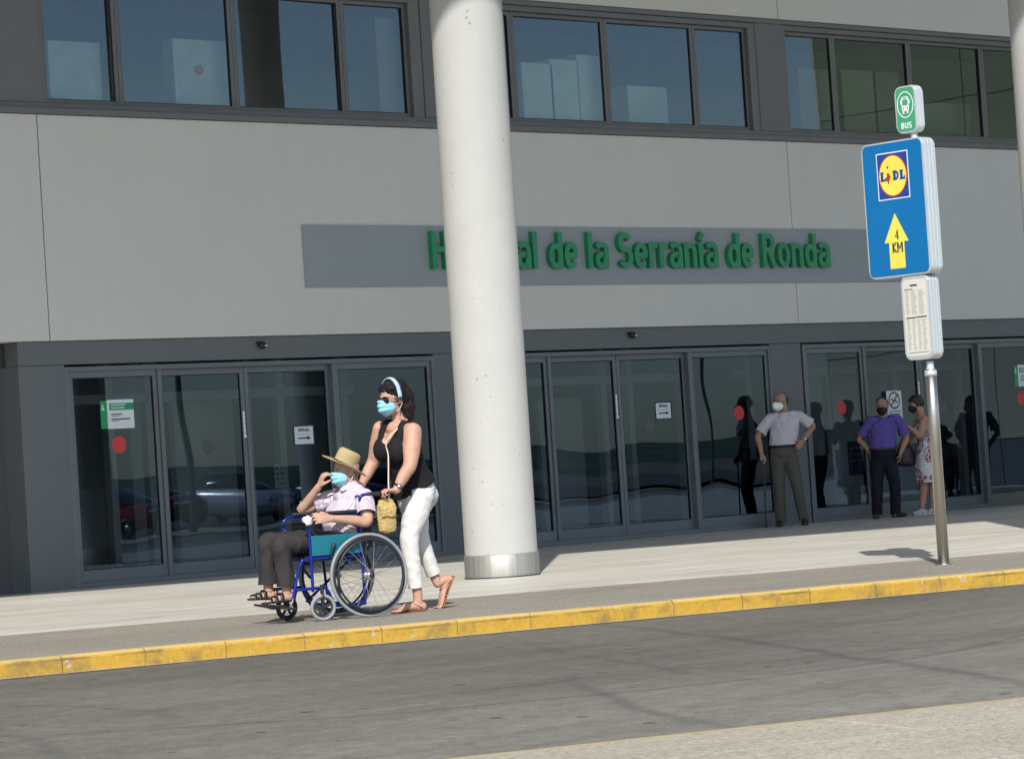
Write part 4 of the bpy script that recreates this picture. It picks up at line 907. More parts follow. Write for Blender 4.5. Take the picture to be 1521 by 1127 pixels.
# sandals
for an, ft in ((an_n, ft_n), (an_f, ft_f)):
    sdl = empty('sandal', V((0, 0, 0))); sdl.parent = MAN; sdl.location = V((0, 0, 0))
    hl = an-Z*.062-Hd*.045; tip = ft+Hd*.05-Z*.016; t = bmesh.new()
    tube(t, [hl, hl*.5+tip*.5, tip], [(.034, .009), (.043, .009), (.040, .008)], side=Ld, k=16, sub=4, cap='round'); obj('sole', t, M_['black'], sdl, True)
    t = bmesh.new()
    for fr_, ww, hh in ((.62, .048, .036), (.42, .046, .054), (.80, .046, .026)):
        c = hl*(1-fr_)+tip*fr_+Z*.008; tube(t, [c+Ld*ww-Z*.008, c+Ld*ww*.75+Z*hh*.75, c+Z*hh, c-Ld*ww*.75+Z*hh*.75, c-Ld*ww-Z*.008], [(.004, .015)]*5, side=Z, k=8, sub=4)
    tube(t, [hl+Ld*.034, hl+Ld*.03-Hd*.012+Z*.055, hl-Hd*.028+Z*.06, hl-Ld*.03-Hd*.012+Z*.055, hl-Ld*.034], [(.004, .011)]*5, side=Z, k=8, sub=4)
    obj('strap', t, M_['black'], sdl, True)
# hat
hatc = Q(515, 686, 0); bl = Q(479, 676, 0); br_ = Q(543.5, 706, 0)
hx = (br_-bl).normalized(); hx2 = (hx - Ld*hx.dot(Ld)).normalized(); hn = Ld.cross(hx2); hn = hn if hn.z > 0 else -hn; hn = (hn + Ld*.20).normalized(); hx2 = (hx2-hn*hx2.dot(hn)).normalized(); hl_ = hn.cross(hx2)
bc = (bl+br_)/2 + hn*.006
prof = [(.000, .116, .0), (.035, .115, 0), (.062, .112, 0), (.078, .100, 0), (.083, .070, 0), (.082, .03, 0), (.083, .0, 0), (.086, .0, 0), (.089, .003, 0), (.100, .001, 0), (.130, -.004, 0), (.158, -.002, 0), (.168, .004, 0)]
t = bmesh.new(); k = 56; R_ = []
for r, h_, _ in prof:
    row = []
    for j in range(k):
        a = 2*pi*j/k; rx, ry = r*1.08, r*(.90 if r < .09 else .94); up = .008*(abs(sin(a))**3)*max(0, (r-.1)/.07) - .010*max(0, (r-.1)/.07)*abs(cos(a))
        dent = 0
        row.append(t.verts.new(bc + hx2*(rx*cos(a)) + hl_*(ry*sin(a)) + hn*(h_+up+dent)))
    R_.append(row)
for i in range(1, len(prof)-1):
    for j in range(k): t.faces.new((R_[i][j], R_[i][(j+1) % k], R_[i+1][(j+1) % k], R_[i+1][j]))
cv = t.verts.new(bc+hn*.094)
for v in R_[0]: t.verts.remove(v)
for j in range(k): t.faces.new((cv, R_[1][j], R_[1][(j+1) % k]))
mt, nt, N, L, Bn = node_mat('woven_straw'); v = coords(N, L); wv = N.new('ShaderNodeTexWave'); wv.inputs['Scale'].default_value = 90; L.new(v, wv.inputs[0]); wv.inputs['Distortion'].default_value = 2
L.new(mixc(N, L, mth(N, L, 'MULTIPLY', wv.outputs['Fac'], .5), (.43, .335, .175), (.32, .24, .12)), Bn.inputs['Base Color']); Bn.inputs['Roughness'].default_value = .75; bump(N, L, Bn, wv.outputs['Fac'], .5, .003)
hat = obj('straw_hat', t, mt, MAN, True); sm = hat.modifiers.new('s', 'SOLIDIFY'); sm.thickness = .003
t = bmesh.new()
for i in range(k):
    pass
pts = [bc + hx2*(.0855*1.08*cos(2*pi*j/k)) + hl_*(.0855*.90*sin(2*pi*j/k)) + hn*.009 for j in range(k)]
tube(t, pts, [(.0045, .0022)]*k, side=hn, k=6, closed=True); obj('hat_band', t, mat('dark_brown_band', (.03, .02, .015), .7), hat, True)
# paper handkerchief
t = bmesh.new(); pc = Q(455, 772, .27); n_ = 7; G = [[None]*n_ for _ in range(n_)]
for i in range(n_):
    for j in range(n_):
        p = pc + Hd*((i/6-.35)*(.066-.02*(j/6))+.010*noise.noise(V((i*.9, j*.8, 7)))) + Z*((.5-j/6)*.060+.010*noise.noise(V((i*.8, j*.9, 9)))) + Ld*(.02+.026*noise.noise(V((i*.6, j*.7, 2)))) - Hd*(.02*j/6)+Z*(-.012*i/6); G[i][j] = t.verts.new(p)
for i in range(n_-1):
    for j in range(n_-1): t.faces.new((G[i][j], G[i+1][j], G[i+1][j+1], G[i][j+1]))
o = obj('paper_tissue', t, M_['white'], None, True, loc=pc); o.modifiers.new('s', 'SOLIDIFY').thickness = .004; tag(o, "crumpled white tissue in the seated man's hand", 'tissue')

# ---------------------------------------------------------------- the woman pushing
WOM = empty('person', ground(612, 907), 'person with dark hair, black tank top and white trousers pushing the wheelchair', 'person')
ff = (Hd*.96 + Ld*.26 - Z*.03).normalized()
hc = Q(583, 591, 0); bm = bmesh.new(); P, f_, l_, u_ = head(bm, hc, ff, Z, 1.06)
neck = Q(596, 624, 0); shn = Q(613, 641, .185); eln = Q(609, 690, .255); wrn = Q(588, 728, .24)
shf = Q(566, 637, -.17); elf = Q(555, 684, -.26); wrf = Q(536, 722, -.245)
ch_ = Q(594, 655, .02); wa = Q(606, 695, .02); hp = Q(617, 727, 0); sl = (shn-shf).normalized()
tube(bm, [P(-.03, 0, -.05), (P(-.02, 0, -.07)+neck)/2, neck-Z*.02, neck-Z*.05], [.056, .053, .062, .09], k=16, sub=4)
limb(bm, [ch_+Z*.075, ch_, wa, hp], [(.155, .085), (.165, .115), (.145, .110), (.165, .125)], side=sl, k=20)
fwd = sl.cross(Z); fwd = fwd if fwd.dot(Hd) > 0 else -fwd
limb(bm, [shf+Z*.0, ch_+Z*.085, shn], [.052, .060, .052])
for q in (1, -1): ell(bm, ch_+sl*.078*q+fwd*.085-Z*.060, (.080, .078, .088))
limb(bm, [shn, shn*.55+eln*.45+sl*.004, eln, eln*.6+wrn*.4, wrn], [.068, .067, .052, .047, .027])
limb(bm, [shf, shf*.55+elf*.45, elf, elf*.6+wrf*.4, wrf], [.062, .060, .048, .044, .027])
hdl = W(-.13, .235, .88); hdf = W(-.13, -.235, .88)
hd1 = (hdl+Z*.028-wrn); d_ = hd1.normalized(); hand(bm, wrn, (d_*.8+Hd*.5).normalized(), -Z, -Ld, .95, (58, 62, 66, 70), 0, (35, 30), .4)
hd2 = (hdf+Z*.028-wrf); d_ = hd2.normalized(); hand(bm, wrf, (d_*.8+Hd*.5).normalized(), -Z, Ld, .95, (58, 62, 66, 70), 0, (35, 30), .4)
ann = Q(620, 880, .085); anf = Q(650, 866, -.09); ann.z = .085; knn = Q(607, 803, .09); knf = Q(625, 806, -.085)
limb(bm, [knn, knn*.5+ann*.5, ann+Z*.06, ann, ann-Z*.035-Hd*.008], [.05, .044, .036, .034, .032], side=Ld); limb(bm, [knf, knf*.5+anf*.5, anf*.85+knf*.15, anf+Hd*.0], [.05, .042, .036, .034], side=Ld)
toe = Q(591, 904, .10); hl = ann-Z*.050-Hd*.035
toe = V((toe.x, toe.y, .018)); hl.z = .035
tube(bm, [hl, ann*.5+toe*.5-Z*.010, toe*.85+ann*.15-Z*.006, toe], [(.031, .034), (.036, .031), (.043, .018), (.040, .013)], side=Ld, k=14, sub=4)
for i in range(5): tube(bm, [toe+Ld*(.030-.015*i)-Hd*.01, toe+Ld*(.033-.0165*i)+Hd*(.022-.006*abs(i-3)), toe+Ld*(.034-.017*i)+Hd*(.036-.007*abs(i-3))-Z*.003], [.010, .009, .0075], k=8, sub=1)
# rear foot, heel lifted, standing on the ball
hlf = Q(668, 858, -.09); ball = Q(657, 890, -.09); tof = Q(653, 899, -.09)
ball.z = max(ball.z, .025); tof.z = .012
fd = (ball-hlf).normalized()
tube(bm, [anf, hlf*.55+anf*.45, hlf+fd*.012], [.033, .035, .031], k=12, sub=3)
tube(bm, [hlf+fd*.015, hlf*.5+ball*.5+Hd*.018, ball+Hd*.006, tof], [(.031, .028), (.036, .026), (.042, .018), (.036, .012)], side=Ld, k=14, sub=4)
for i in range(5): tube(bm, [tof+Ld*(.030-.015*i)-fd*.01, tof+Ld*(.032-.016*i)+fd*.010+Hd*.012, tof+Ld*(.032-.016*i)+Hd*.030-Z*.0], [.009, .0085, .007], k=8, sub=1)
wbody = fuse('body', bm, .0042, 3, SK1, WOM)
mask(P, f_, l_, u_, MASKB, WOM)
# sunglasses
t = bmesh.new()
for q in (1, -1): ell(t, P(.096, q*.036, -.012), (.009, .034, .027), (f_+l_*.3*q, l_-f_*.3*q, u_))
o = obj('sunglasses', t, mat('dark_lens', (.015, .006, .006), .08), WOM, True)
t = bmesh.new(); tube(t, [P(.103, .012, -.006), P(.107, 0, -.003), P(.103, -.012, -.006)], .003, k=6, sub=2)
for q in (1, -1): tube(t, [P(.086, q*.062, -.006), P(.05, q*.079, -.008), P(-.01, q*.084, -.010)], [(.0025, .007)]*3, side=u_, k=6, sub=2)
obj('glasses_frame', t, M_['black'], o, True)
HAIR = mat('black_hair', (.012, .008, .007), .62, 0, .4, 60, .9, 160, .25, stretch=(1, 1, .2))
hair = hairmass('hair', [(-.020, 0, .052, (.104, .090, .082)), (-.066, 0, .0, (.092, .100, .098)), (-.082, .018, -.070, (.068, .086, .076)), (.036, .030, .066, (.046, .050, .028)), (.036, -.030, .066, (.046, .050, .028)), (-.080, .02, -.125, (.054, .072, .062)), (-.015, .082, .03, (.05, .020, .035))], P, HAIR, wbody, .0045, .0065, 38, 1.06, (f_, l_, u_), None, (-.3, 0, 1))
t = bmesh.new(); pts = [P(.018+.014*cos(radians(a)), .104*cos(radians(a)), -.0+.142*sin(radians(a))) for a in range(-5, 186, 10)]
tube(t, pts, [(.006, .021)]*len(pts), side=u_, k=8, sub=1)
fr_pts = bmesh.new()
t.free(); t = bmesh.new(); rowp = None
for a in range(-2, 183, 5):
    ar = radians(a); c = P(.012, .103*cos(ar), .004+.136*sin(ar)); out_ = (l_*cos(ar)+u_*sin(ar))
    cur = [t.verts.new(c+f_*x+out_*h_) for x, h_ in ((-.019, -.004), (-.014, .003), (0, .006), (.014, .003), (.019, -.004))]
    if rowp:
        for j in range(4): t.faces.new((rowp[j], rowp[j+1], cur[j+1], cur[j]))
    rowp = cur
fr_pts.free()
hb_ = obj('headband', t, cloth('pale_blue_headband', (.34, .47, .62), .7, .1), WOM, True); hb_.modifiers.new('s', 'SOLIDIFY').thickness = .004
def strands(hobj, n, ln, mt, parent, cz, seed=3):
    rnd = random.Random(seed); me = hobj.data; off = wloc(hobj); bm = bmesh.new(); vs = me.vertices
    for _ in range(n):
        v = vs[rnd.randrange(len(vs))]; p = v.co+off; nn = V(v.normal)
        if (rnd.random() < .3 and nn.z > .5) or (p-hc).dot(f_) > .035: continue
        d = (V((rnd.gauss(0, .5), rnd.gauss(0, .5), -1.0)) + nn*.55).normalized(); w_ = d.cross(nn).normalized()*.0011; L0 = ln*rnd.uniform(.4, 1.2); prev = None
        for i in range(5):
            t_ = i/4; q = p+nn*(.003+.012*t_*(1-t_)+.006*t_)+d*L0*t_+V((0, 0, -.25))*L0*t_*t_; c_ = (bm.verts.new(q-w_*(1-t_*.7)), bm.verts.new(q+w_*(1-t_*.7)))
            if prev: bm.faces.new((prev[0], prev[1], c_[1], c_[0]))
            prev = c_
    return tag(obj('hair_strands', bm, mt, parent, rc=False), kind='stuff')
strands(hair, 700, .045, HAIR, wbody, 0)
# tank top
t = bmesh.new()
limb(t, [ch_+Z*.065, ch_, wa+fwd*.01, hp+Z*.02, hp-Z*.035], [(.150, .096), (.176, .128), (.162, .130), (.182, .145), (.188, .150)], side=sl, k=24)
for q in (1, -1): ell(t, ch_+sl*.078*q+fwd*.088-Z*.063, (.088, .086, .098))
for q in (1, -1): tube(t, [ch_+sl*.105*q+fwd*.10+Z*.02, ch_+sl*.092*q+fwd*.035+Z*.140, ch_+sl*.095*q-fwd*.06+Z*.09, ch_+sl*.10*q-fwd*.09], [(.030, .020), (.027, .018), (.028, .016), (.03, .02)], side=sl, k=12, sub=5)
def tcut(co):
    d = co-ch_; s_, f2, z_ = d.dot(sl), d.dot(fwd), d.z
    if f2 > .02 and (s_/.062)**2 + ((z_-.10)/.115)**2 < 1: return True
    if f2 < 0 and (s_/.07)**2+((z_-.14)/.07)**2 < 1: return True
    return False
fuse('tank_top', t, .0050, 3, cloth('black_jersey', (.010, .009, .011), .85, .2, .3), WOM, cut=tcut, wr=nz(11, .006, fwd*.4+Z, 1.6), thick=.003, planes=[(hp+Z*.005, -Z-Hd*.50, .30)])
# trousers
t = bmesh.new()
limb(t, [hp+Z*.07, hp, hp-Z*.075], [(.150, .115), (.172, .138), (.165, .130)], side=sl.lerp(Ld, .6), k=24)
ell(t, hp-Hd*.055-Z*.05, (.12, .12, .11))
for kn, an, b in ((knn, ann, .082), (knf, anf, -.082)):
    h0 = hp+Ld*b-Z*.04; lo_ = an+(kn-an)*(.19 if b > 0 else .22)
    limb(t, [h0, h0*.6+kn*.4, kn*.9+h0*.1, kn*.7+lo_*.3, lo_*.8+kn*.2, lo_], [.108, .098, .072, .064, .056, .055], side=Ld, k=20, sub=6)
WT = cloth('white_linen', (.60, .585, .555), .85, .03, .4, 6); kl = ann+(knn-ann)*.19; kf = anf+(knf-anf)*.22
fuse('trousers', t, .0055, 4, WT, WOM, wr=nz(13, .0052, Ld*1.0+Z*.35+Hd*.3, 3.5), thick=.003, planes=[(kl+Z*.006, ann-knn, .13), (kf, anf-knf, .13)])
# sandals
TAN = mat('tan_leather', (.26, .085, .03), .5, 0, .1)
for (a_, m_, c_, up_) in ((hl-Hd*.012-Z*.022, hl*.5+toe*.5-Z*.016, toe+Hd*.042-Z*.012, Z), (hlf-Hd*-.0-fd*.012+(-Hd)*.022, hlf*.5+ball*.5-Hd*.016, tof-Hd*.0-fd*.0-Hd*.014+Z*-.004, Hd)):
    sdl = empty('sandal', V((0, 0, 0))); sdl.parent = WOM; sdl.location = V((0, 0, 0))
    if up_ is Z: a_.z = .006; m_.z = .006; c_.z = .006
    t = bmesh.new(); tube(t, [a_, m_, c_], [(.032, .006), (.038, .005), (.042, .005)], side=Ld, k=14, sub=4); obj('sole', t, TAN, sdl, True)
    t = bmesh.new(); d_ = (c_-a_)
    mid = a_+d_*.62+up_*.012; an_ = a_+d_*.10+up_*.055
    tube(t, [a_+d_*.86+up_*.012, a_+d_*.62+up_*.040, a_+d_*.40+up_*.062], [(.004, .007)]*3, side=up_, k=6, sub=2)
    tube(t, [mid+Ld*.044, a_+d_*.60+Ld*.022+up_*.042, a_+d_*.60-Ld*.022+up_*.042, mid-Ld*.044], [(.003, .006)]*4, side=up_, k=6, sub=3)
    tube(t, [a_+d_*.12+Ld*.036+up_*.02, a_+d_*.40+Ld*.02+up_*.060, a_+d_*.40-Ld*.02+up_*.060, a_+d_*.12-Ld*.036+up_*.02, a_-d_.normalized()*.006+up_*.035], [(.003, .006)]*5, side=up_, k=6, sub=3)
    obj('strap', t, TAN, sdl, True)
# watch, necklace
def band(c, n, R, rw, rt, mt, parent, nm):
    t = bmesh.new(); s_, u2 = frame_of(V(n), Z); k = 28
    tube(t, [c+s_*R*cos(2*pi*i/k)+u2*R*sin(2*pi*i/k) for i in range(k)], [(rw, rt)]*k, side=V(n), k=8, closed=True); return obj(nm, t, mt, parent, True)
n_ = (eln-wrn).normalized(); wc = wrn+n_*.035; wt = band(wc, n_, .033, .009, .0035, M_['black'], WOM, 'wristwatch')
t = bmesh.new(); oc = (Ld*.75+Z*.5-Hd*.2); oc = (oc-n_*oc.dot(n_)).normalized(); cyl(t, wc+oc*.031, wc+oc*.040, .017); obj('watch_case', t, CH, wt, True)
t = bmesh.new()
for i in range(13):
    a = radians(-95+190*i/12); p = neck+fwd*(.062+.060*cos(a))+sl*.066*sin(a)-Z*(.025+.058*cos(a)*1.0); r = .008+.008*math.exp(-(i-6)**2/6)
    ell(t, p, (r, r, r), None, 8, 6)
obj('bead_necklace', t, mat('amber_beads', (.30, .08, .03), .3), WOM, True)
# crossbody bag: cord and crocheted pouch
bp_ = Q(574, 765, .20)
BAG = empty('shoulder_bag', bp_-Z*.13, 'small ochre woven bag hanging on a beige cord beside the wheelchair handle', 'bag')
t = bmesh.new(); M = Matrix((Hd, Ld, Z)).transposed().to_4x4(); M.translation = bp_
n0 = 14
for i in range(n0):
    pass
tube(t, [bp_+Z*.105, bp_+Z*.05, bp_-Z*.03, bp_-Z*.10], [(.060, .022), (.072, .032), (.076, .036), (.070, .034)], side=Hd, k=20, sub=5)
OCH = mat('ochre_crochet', (.42, .30, .11), .85, 0, .28, 40, 1.0, 110)
nn = nz(40, .005); fuse('pouch', t, .006, 2, OCH, BAG, wr=nn)
t = bmesh.new(); tube(t, [bp_+Z*.12-Ld*.015, bp_+Z*.06+Ld*.036, bp_-Z*.01+Ld*.042], [(.055, .006), (.070, .006), (.060, .005)], side=Hd, k=14, sub=4); nn2 = nz(35, .006); fuse('flap', t, .005, 1, OCH, BAG, wr=nn2)
t = bmesh.new(); pts = [neck-fwd*.05+Z*.005+sl*.03, neck+sl*.062+Z*.006, ch_+sl*.085+fwd*.09+Z*.095, ch_+sl*.062+fwd*.178+Z*.0, ch_+sl*.07+fwd*.175-Z*.10, Q(577, 718, .215), Q(578, 738, .22), bp_+Z*.10]
tube(t, pts, .0055, k=8, sub=8)
w3 = nz(120, .003)
obj('cord', t, mat('beige_cord', (.60, .50, .38), .8, 0, .3, 120, .8, 160), BAG, True)
# ================================================================ the bus stop post
PB = ground(1402, 838); GX = V((0, -1, 0)); SX = V((-1, 0, 0))   # board faces look along -x; their width runs along y
BS = empty('bus_stop_sign', PB, 'steel bus stop post with green BUS box, blue arrow board and timetable box', 'bus stop sign')
pf = lambda px, py: hit(px, py, PB, V((1, 0, 0)))
t = bmesh.new(); tube(t, [PB, PB+Z*1.2, PB+Z*1.58], .046, k=28, sub=1, cap='flat'); obj('post', t, M_['steel'], BS, True)
t = bmesh.new(); cyl(t, PB, PB+Z*.006, .075, k=28); obj('base_plate', t, M_['steel'], BS, True)
zt = pf(1382, 540).z
t = bmesh.new(); tube(t, [PB+Z*(zt-.10), PB+Z*(zt-.06), PB+Z*(zt-.03), PB+Z*(zt+.02)], [.050, .050, .030, .030], k=24, sub=2, cap='flat'); obj('collar', t, M_['alu'], BS, True)
def sgn(w_, z0, z1, th, r, face, name, yo=0.0):
    c = PB + Z*((z0+z1)/2) + V((0, yo, 0)); h_ = z1-z0
    bm = bmesh.new(); org = c + SX*(th/2)
    poly_prism(bm, rrect(w_, h_, r), org, GX, Z, SX, th)
    es = [e for e in bm.edges if abs(abs((e.verts[0].co-c).x)-th/2) < 1e-4 and abs(abs((e.verts[1].co-c).x)-th/2) < 1e-4 and e.calc_length() > 0 and (e.verts[0].co.x-e.verts[1].co.x) == 0]
    bmesh.ops.bevel(bm, geom=es, offset=.008, segments=2, profile=.5, affect='EDGES')
    o = obj(name, bm, M_['alu'], BS)
    # ribbed aluminium edge
    bm = bmesh.new()
    for q in (-.28, 0, .28):
        A_ = rrect(w_+.004, h_+.004, r+.002); B2 = rrect(w_-.004, h_-.004, r-.002); n = len(A_)
        R1 = [bm.verts.new(c + SX*(th*q-.004) + GX*p[0] + Z*p[1]) for p in A_]; R2 = [bm.verts.new(c + SX*(th*q+.004) + GX*p[0] + Z*p[1]) for p in A_]
        R3 = [bm.verts.new(c + SX*(th*q-.004) + GX*p[0] + Z*p[1]) for p in B2]; R4 = [bm.verts.new(c + SX*(th*q+.004) + GX*p[0] + Z*p[1]) for p in B2]
        for i in range(n):
            j = (i+1) % n; bm.faces.new((R1[i], R1[j], R2[j], R2[i])); bm.faces.new((R3[i], R3[j], R1[j], R1[i])); bm.faces.new((R4[i], R4[j], R2[j], R2[i]))
    obj('edge_rib', bm, M_['alu'], o)
    for sg in (1, -1):
        if sg == -1: bm = bmesh.new(); poly_prism(bm, rrect(w_-.03, h_-.03, r-.01), c - SX*(th/2+.002), GX*-1, Z, SX*-1, .003); obj('back_face', bm, face, o)
        else: bm = bmesh.new(); poly_prism(bm, rrect(w_-.026, h_-.026, r-.01), c + SX*(th/2+.002), GX, Z, SX, .003); obj('front_face', bm, face, o)
    return o, c + SX*(th/2+.0035), h_
def ptz(px, py): return pf(px, py).z
# BUS box
z1, z0 = 3.885, 3.505
yb = 0.0
o, fc_, h_ = sgn(.215, z0, z1, .10, .05, M_['busgreen'], 'bus_box', .03)
wm_ = M_['white']
bm = bmesh.new(); ring2(bm, 0, .038, .086, .108, .008, fc_, GX, Z, SX, .001); obj('white_ring', bm, wm_, o)
bm = bmesh.new(); poly_prism(bm, rrect(.074, .118, .02, 0, .045), fc_, GX, Z, SX, .001)
for q in (1, -1): poly_prism(bm, rrect(.018, .024, .004, q*.022, -.022), fc_, GX, Z, SX, .001); poly_prism(bm, rrect(.010, .035, .004, q*.044, .060), fc_, GX, Z, SX, .001)
obj('bus_symbol', bm, wm_, o)
bm = bmesh.new(); poly_prism(bm, rrect(.056, .048, .008, 0, .056), fc_+SX*.0008, GX, Z, SX, .001); poly_prism(bm, rrect(.04, .010, .003, 0, .092), fc_+SX*.0008, GX, Z, SX, .001); poly_prism(bm, rrect(.060, .003, .001, 0, .018), fc_+SX*.0008, GX, Z, SX, .001); obj('bus_windscreen', bm, M_['busgreen'], o)
bm = bmesh.new()
for q in (1, -1): poly_prism(bm, [(q*.022+.006*cos(a*pi/6), .006+.006*sin(a*pi/6)) for a in range(12)], fc_+SX*.0008, GX, Z, SX, .001)
obj('bus_lamps', bm, M_['red'], o)
bm = bmesh.new(); hh = .048; wd = word_width('BUS')*hh; word(bm, 'BUS', hh, .115/wd, .2, fc_-GX*.056-Z*.155, GX, Z, SX, .001); obj('lettering', bm, wm_, o)
t = bmesh.new(); cyl(t, PB+Z*(z0-.08), PB+Z*(z0+.01), .028, k=20); obj('connector', t, M_['alu'], BS, True)
# big blue board
z1, z0 = 3.455, 2.35
W_ = .65
o, fc_, h_ = sgn(W_, z0, z1, .155, .055, M_['signblue'], 'blue_board', .185)
k_ = h_/1.0
lx, lz = .0, h_*.245; q = .165
bm = bmesh.new(); poly_prism(bm, rrect(.335, .385, .004, lx, lz), fc_, GX, Z, SX, .001); obj('logo_border', bm, wm_, o)
bm = bmesh.new(); poly_prism(bm, rrect(.317, .367, .004, lx, lz), fc_+SX*.0008, GX, Z, SX, .001); obj('logo_field', bm, M_['logoblue'], o)
bm = bmesh.new(); poly_prism(bm, [(lx+.152*cos(a*pi/24), lz+.172*sin(a*pi/24)) for a in range(48)], fc_+SX*.0016, GX, Z, SX, .001); obj('logo_ring', bm, M_['red'], o)
bm = bmesh.new(); poly_prism(bm, [(lx+.142*cos(a*pi/24), lz+.162*sin(a*pi/24)) for a in range(48)], fc_+SX*.0024, GX, Z, SX, .001); obj('logo_disc', bm, M_['yellow'], o)
bm = bmesh.new(); f3 = fc_+SX*.0034; hl2 = .072
def slabL(x, w2):
    stroke(bm, [(x+.014, lz-.036), (x+.014, lz+.036)], .027, f3, GX, Z, SX, .001); stroke(bm, [(x-.004, lz-.031), (x+w2, lz-.031)], .017, f3+SX*.0004, GX, Z, SX, .001); stroke(bm, [(x-.004, lz+.032), (x+.034, lz+.032)], .012, f3+SX*.0004, GX, Z, SX, .001); stroke(bm, [(x+w2-.005, lz-.03), (x+w2-.005, lz-.010)], .011, f3+SX*.0008, GX, Z, SX, .001)
slabL(-.128, .058); slabL(.078, .052)
stroke(bm, [(.018, lz-.036), (.018, lz+.036)], .027, f3, GX, Z, SX, .001); stroke(bm, [(.002, lz+.030), (.025, lz+.030)]+arc(.028, lz, .026, .030, 80, -80, 8)+[(.002, lz-.030)], .019, f3+SX*.0004, GX, Z, SX, .001)
obj('lettering', bm, M_['logoblue'], o)
bm = bmesh.new(); poly_prism(bm, [(-.050+.0, lz+.085), (-.038, lz+.073), (-.050, lz+.058), (-.062, lz+.073)], f3, GX, Z, SX, .001)
poly_prism(bm, [(-.058, lz+.030), (-.036, lz+.018), (-.024, lz-.008), (-.038, lz-.036), (-.046, lz-.072), (-.060, lz-.040), (-.078, lz-.020), (-.062, lz-.005)], f3+SX*.0005, GX, Z, SX, .001); obj('red_letter', bm, M_['red'], o)
ax, az = -.01, -h_*.245
bm = bmesh.new(); poly_prism(bm, [(ax-.080, az-.215), (ax+.080, az-.215), (ax+.080, az-.0), (ax+.128, az-.0), (ax, az+.235), (ax-.128, az-.0), (ax-.080, az-.0)], fc_, GX, Z, SX, .001); obj('yellow_arrow', bm, M_['yellow'], o)
bm = bmesh.new(); word(bm, '4', .082, .95, .15, fc_-GX*.020+Z*(az+.020)+SX*.001, GX, Z, SX, .001)
wd = word_width('KM')*.082; word(bm, 'KM', .082, .115/wd, .17, fc_-GX*.058+Z*(az-.085)+SX*.001, GX, Z, SX, .001); obj('lettering', bm, M_['ink'], o)
t = bmesh.new(); cyl(t, PB+Z*(z0-.06), PB+Z*(z0+.01), .028, k=20); obj('connector', t, M_['alu'], BS, True)
# timetable box
z1, z0 = 2.345, 1.665
o, fc_, h_ = sgn(.285, z0, z1, .135, .05, M_['alu'], 'timetable_box', .05)
bm = bmesh.new(); poly_prism(bm, rrect(.245, .62, .035), fc_, GX, Z, SX, .001); obj('timetable_sheet', bm, mat('timetable_paper', (.60, .58, .51), .6, 0, .04), o)
bm = bmesh.new(); f2 = fc_+SX*.0012
def dash(x, z, w2, h2):
    x *= .85; w2 *= .85
    poly_prism(bm, [(x, z-h2/2), (x+w2, z-h2/2), (x+w2, z+h2/2), (x, z+h2/2)], f2, GX, Z, SX, .0008)
dash(-.055, .262, .09, .014); dash(-.125, .232, .10, .006); dash(-.125, .0, .125, .010); dash(.005, .003, .125, .010); dash(-.125, -.283, .25, .004)
obj('timetable_headings', bm, M_['ink'], o)
bm = bmesh.new()
for cx_, w2, za, zb in ((-.12, .055, .22, .03), (-.05, .075, .22, .03), (.04, .075, .22, .03), (-.12, .05, -.02, -.27), (-.055, .045, -.02, -.27), (.01, .05, -.02, -.27), (.07, .05, -.02, -.27)):
    z_ = za
    while z_ > zb: dash(cx_, z_, w2*random.uniform(.6, 1), .004); z_ -= .0125
obj('timetable_print', bm, M_['greyink'], o)

# ================================================================ three people waiting in the shade
def stander(G0, name_lbl):
    Fh = V((-AX_B.x, -AX_B.y, 0)).normalized(); Rt = V((Fh.y, -Fh.x, 0))
    root = empty('person', G0, name_lbl, 'person')
    return root, (lambda px, py, d=0.0: hit(px, py, G0+Fh*d, Fh)), Fh, Rt
def shoe(parent, heel, tip, mt, side, s=1.0, h_=.075, sole=None):
    t = bmesh.new(); heel = V(heel); tip = V(tip); heel.z = .04; tip.z = .034
    tube(t, [heel, heel.lerp(tip, .35)+Z*.012, heel.lerp(tip, .75), tip], [(.034*s, .042*s), (.038*s, .045*s), (.046*s, .032*s), (.040*s, .026*s)], side=side, k=14, sub=4)
    o = fuse('shoe', t, .006, 2, mt, parent); 
    t = bmesh.new(); a, b_ = heel.copy(), tip.copy(); a.z = b_.z = .009; tube(t, [a, a.lerp(b_, .5), b_], [(.037*s, .009), (.042*s, .009), (.044*s, .009)], side=side, k=16, sub=3); obj('sole', t, sole or M_['black'], o, True)
# --- man with the cane
def foot(px, py, y): p = hit(px, py, V((0, y, 0)), V((0, 1, 0))); return V((p.x, p.y, 0))
G0 = foot(1172, 783, -.24); A1, J, Fh, Rt = stander(G0, 'person in a pale striped shirt and white mask standing with a black cane'); BD = -Fh
fd_ = (BD*.72 - Rt*.62).normalized(); bm = bmesh.new(); P, f_, l_, u_ = head(bm, J(1158.5, 596), fd_, Z, 1.05)
neck = J(1164, 611, .03); chest = J(1166, 632, .02); waist = J(1163, 658, .02); hip = J(1164, 674, .03)
shl = J(1143, 621, .03); shr = J(1187, 617, .03); ell_ = J(1126, 648, -.02); wl_ = J(1131, 674, -.10)
elr = J(1207, 632, .10); wrr = J(1193, 655, -.06)
tube(bm, [P(-.025, 0, -.05), neck, neck-Z*.05], [.062, .060, .075], k=16, sub=4)
limb(bm, [chest+Z*.08, chest, waist, hip], [(.14, .08), (.16, .10), (.15, .11), (.15, .10)], side=Rt)
limb(bm, [shl, ell_*.5+shl*.5, ell_, ell_*.6+wl_*.4, wl_], [.056, .050, .043, .040, .028]); limb(bm, [shr, elr*.5+shr*.5, elr, elr*.6+wrr*.4, wrr], [.056, .050, .043, .040, .028])
grip = J(1134.5, 685, -.12); d_ = (grip-wl_).normalized()
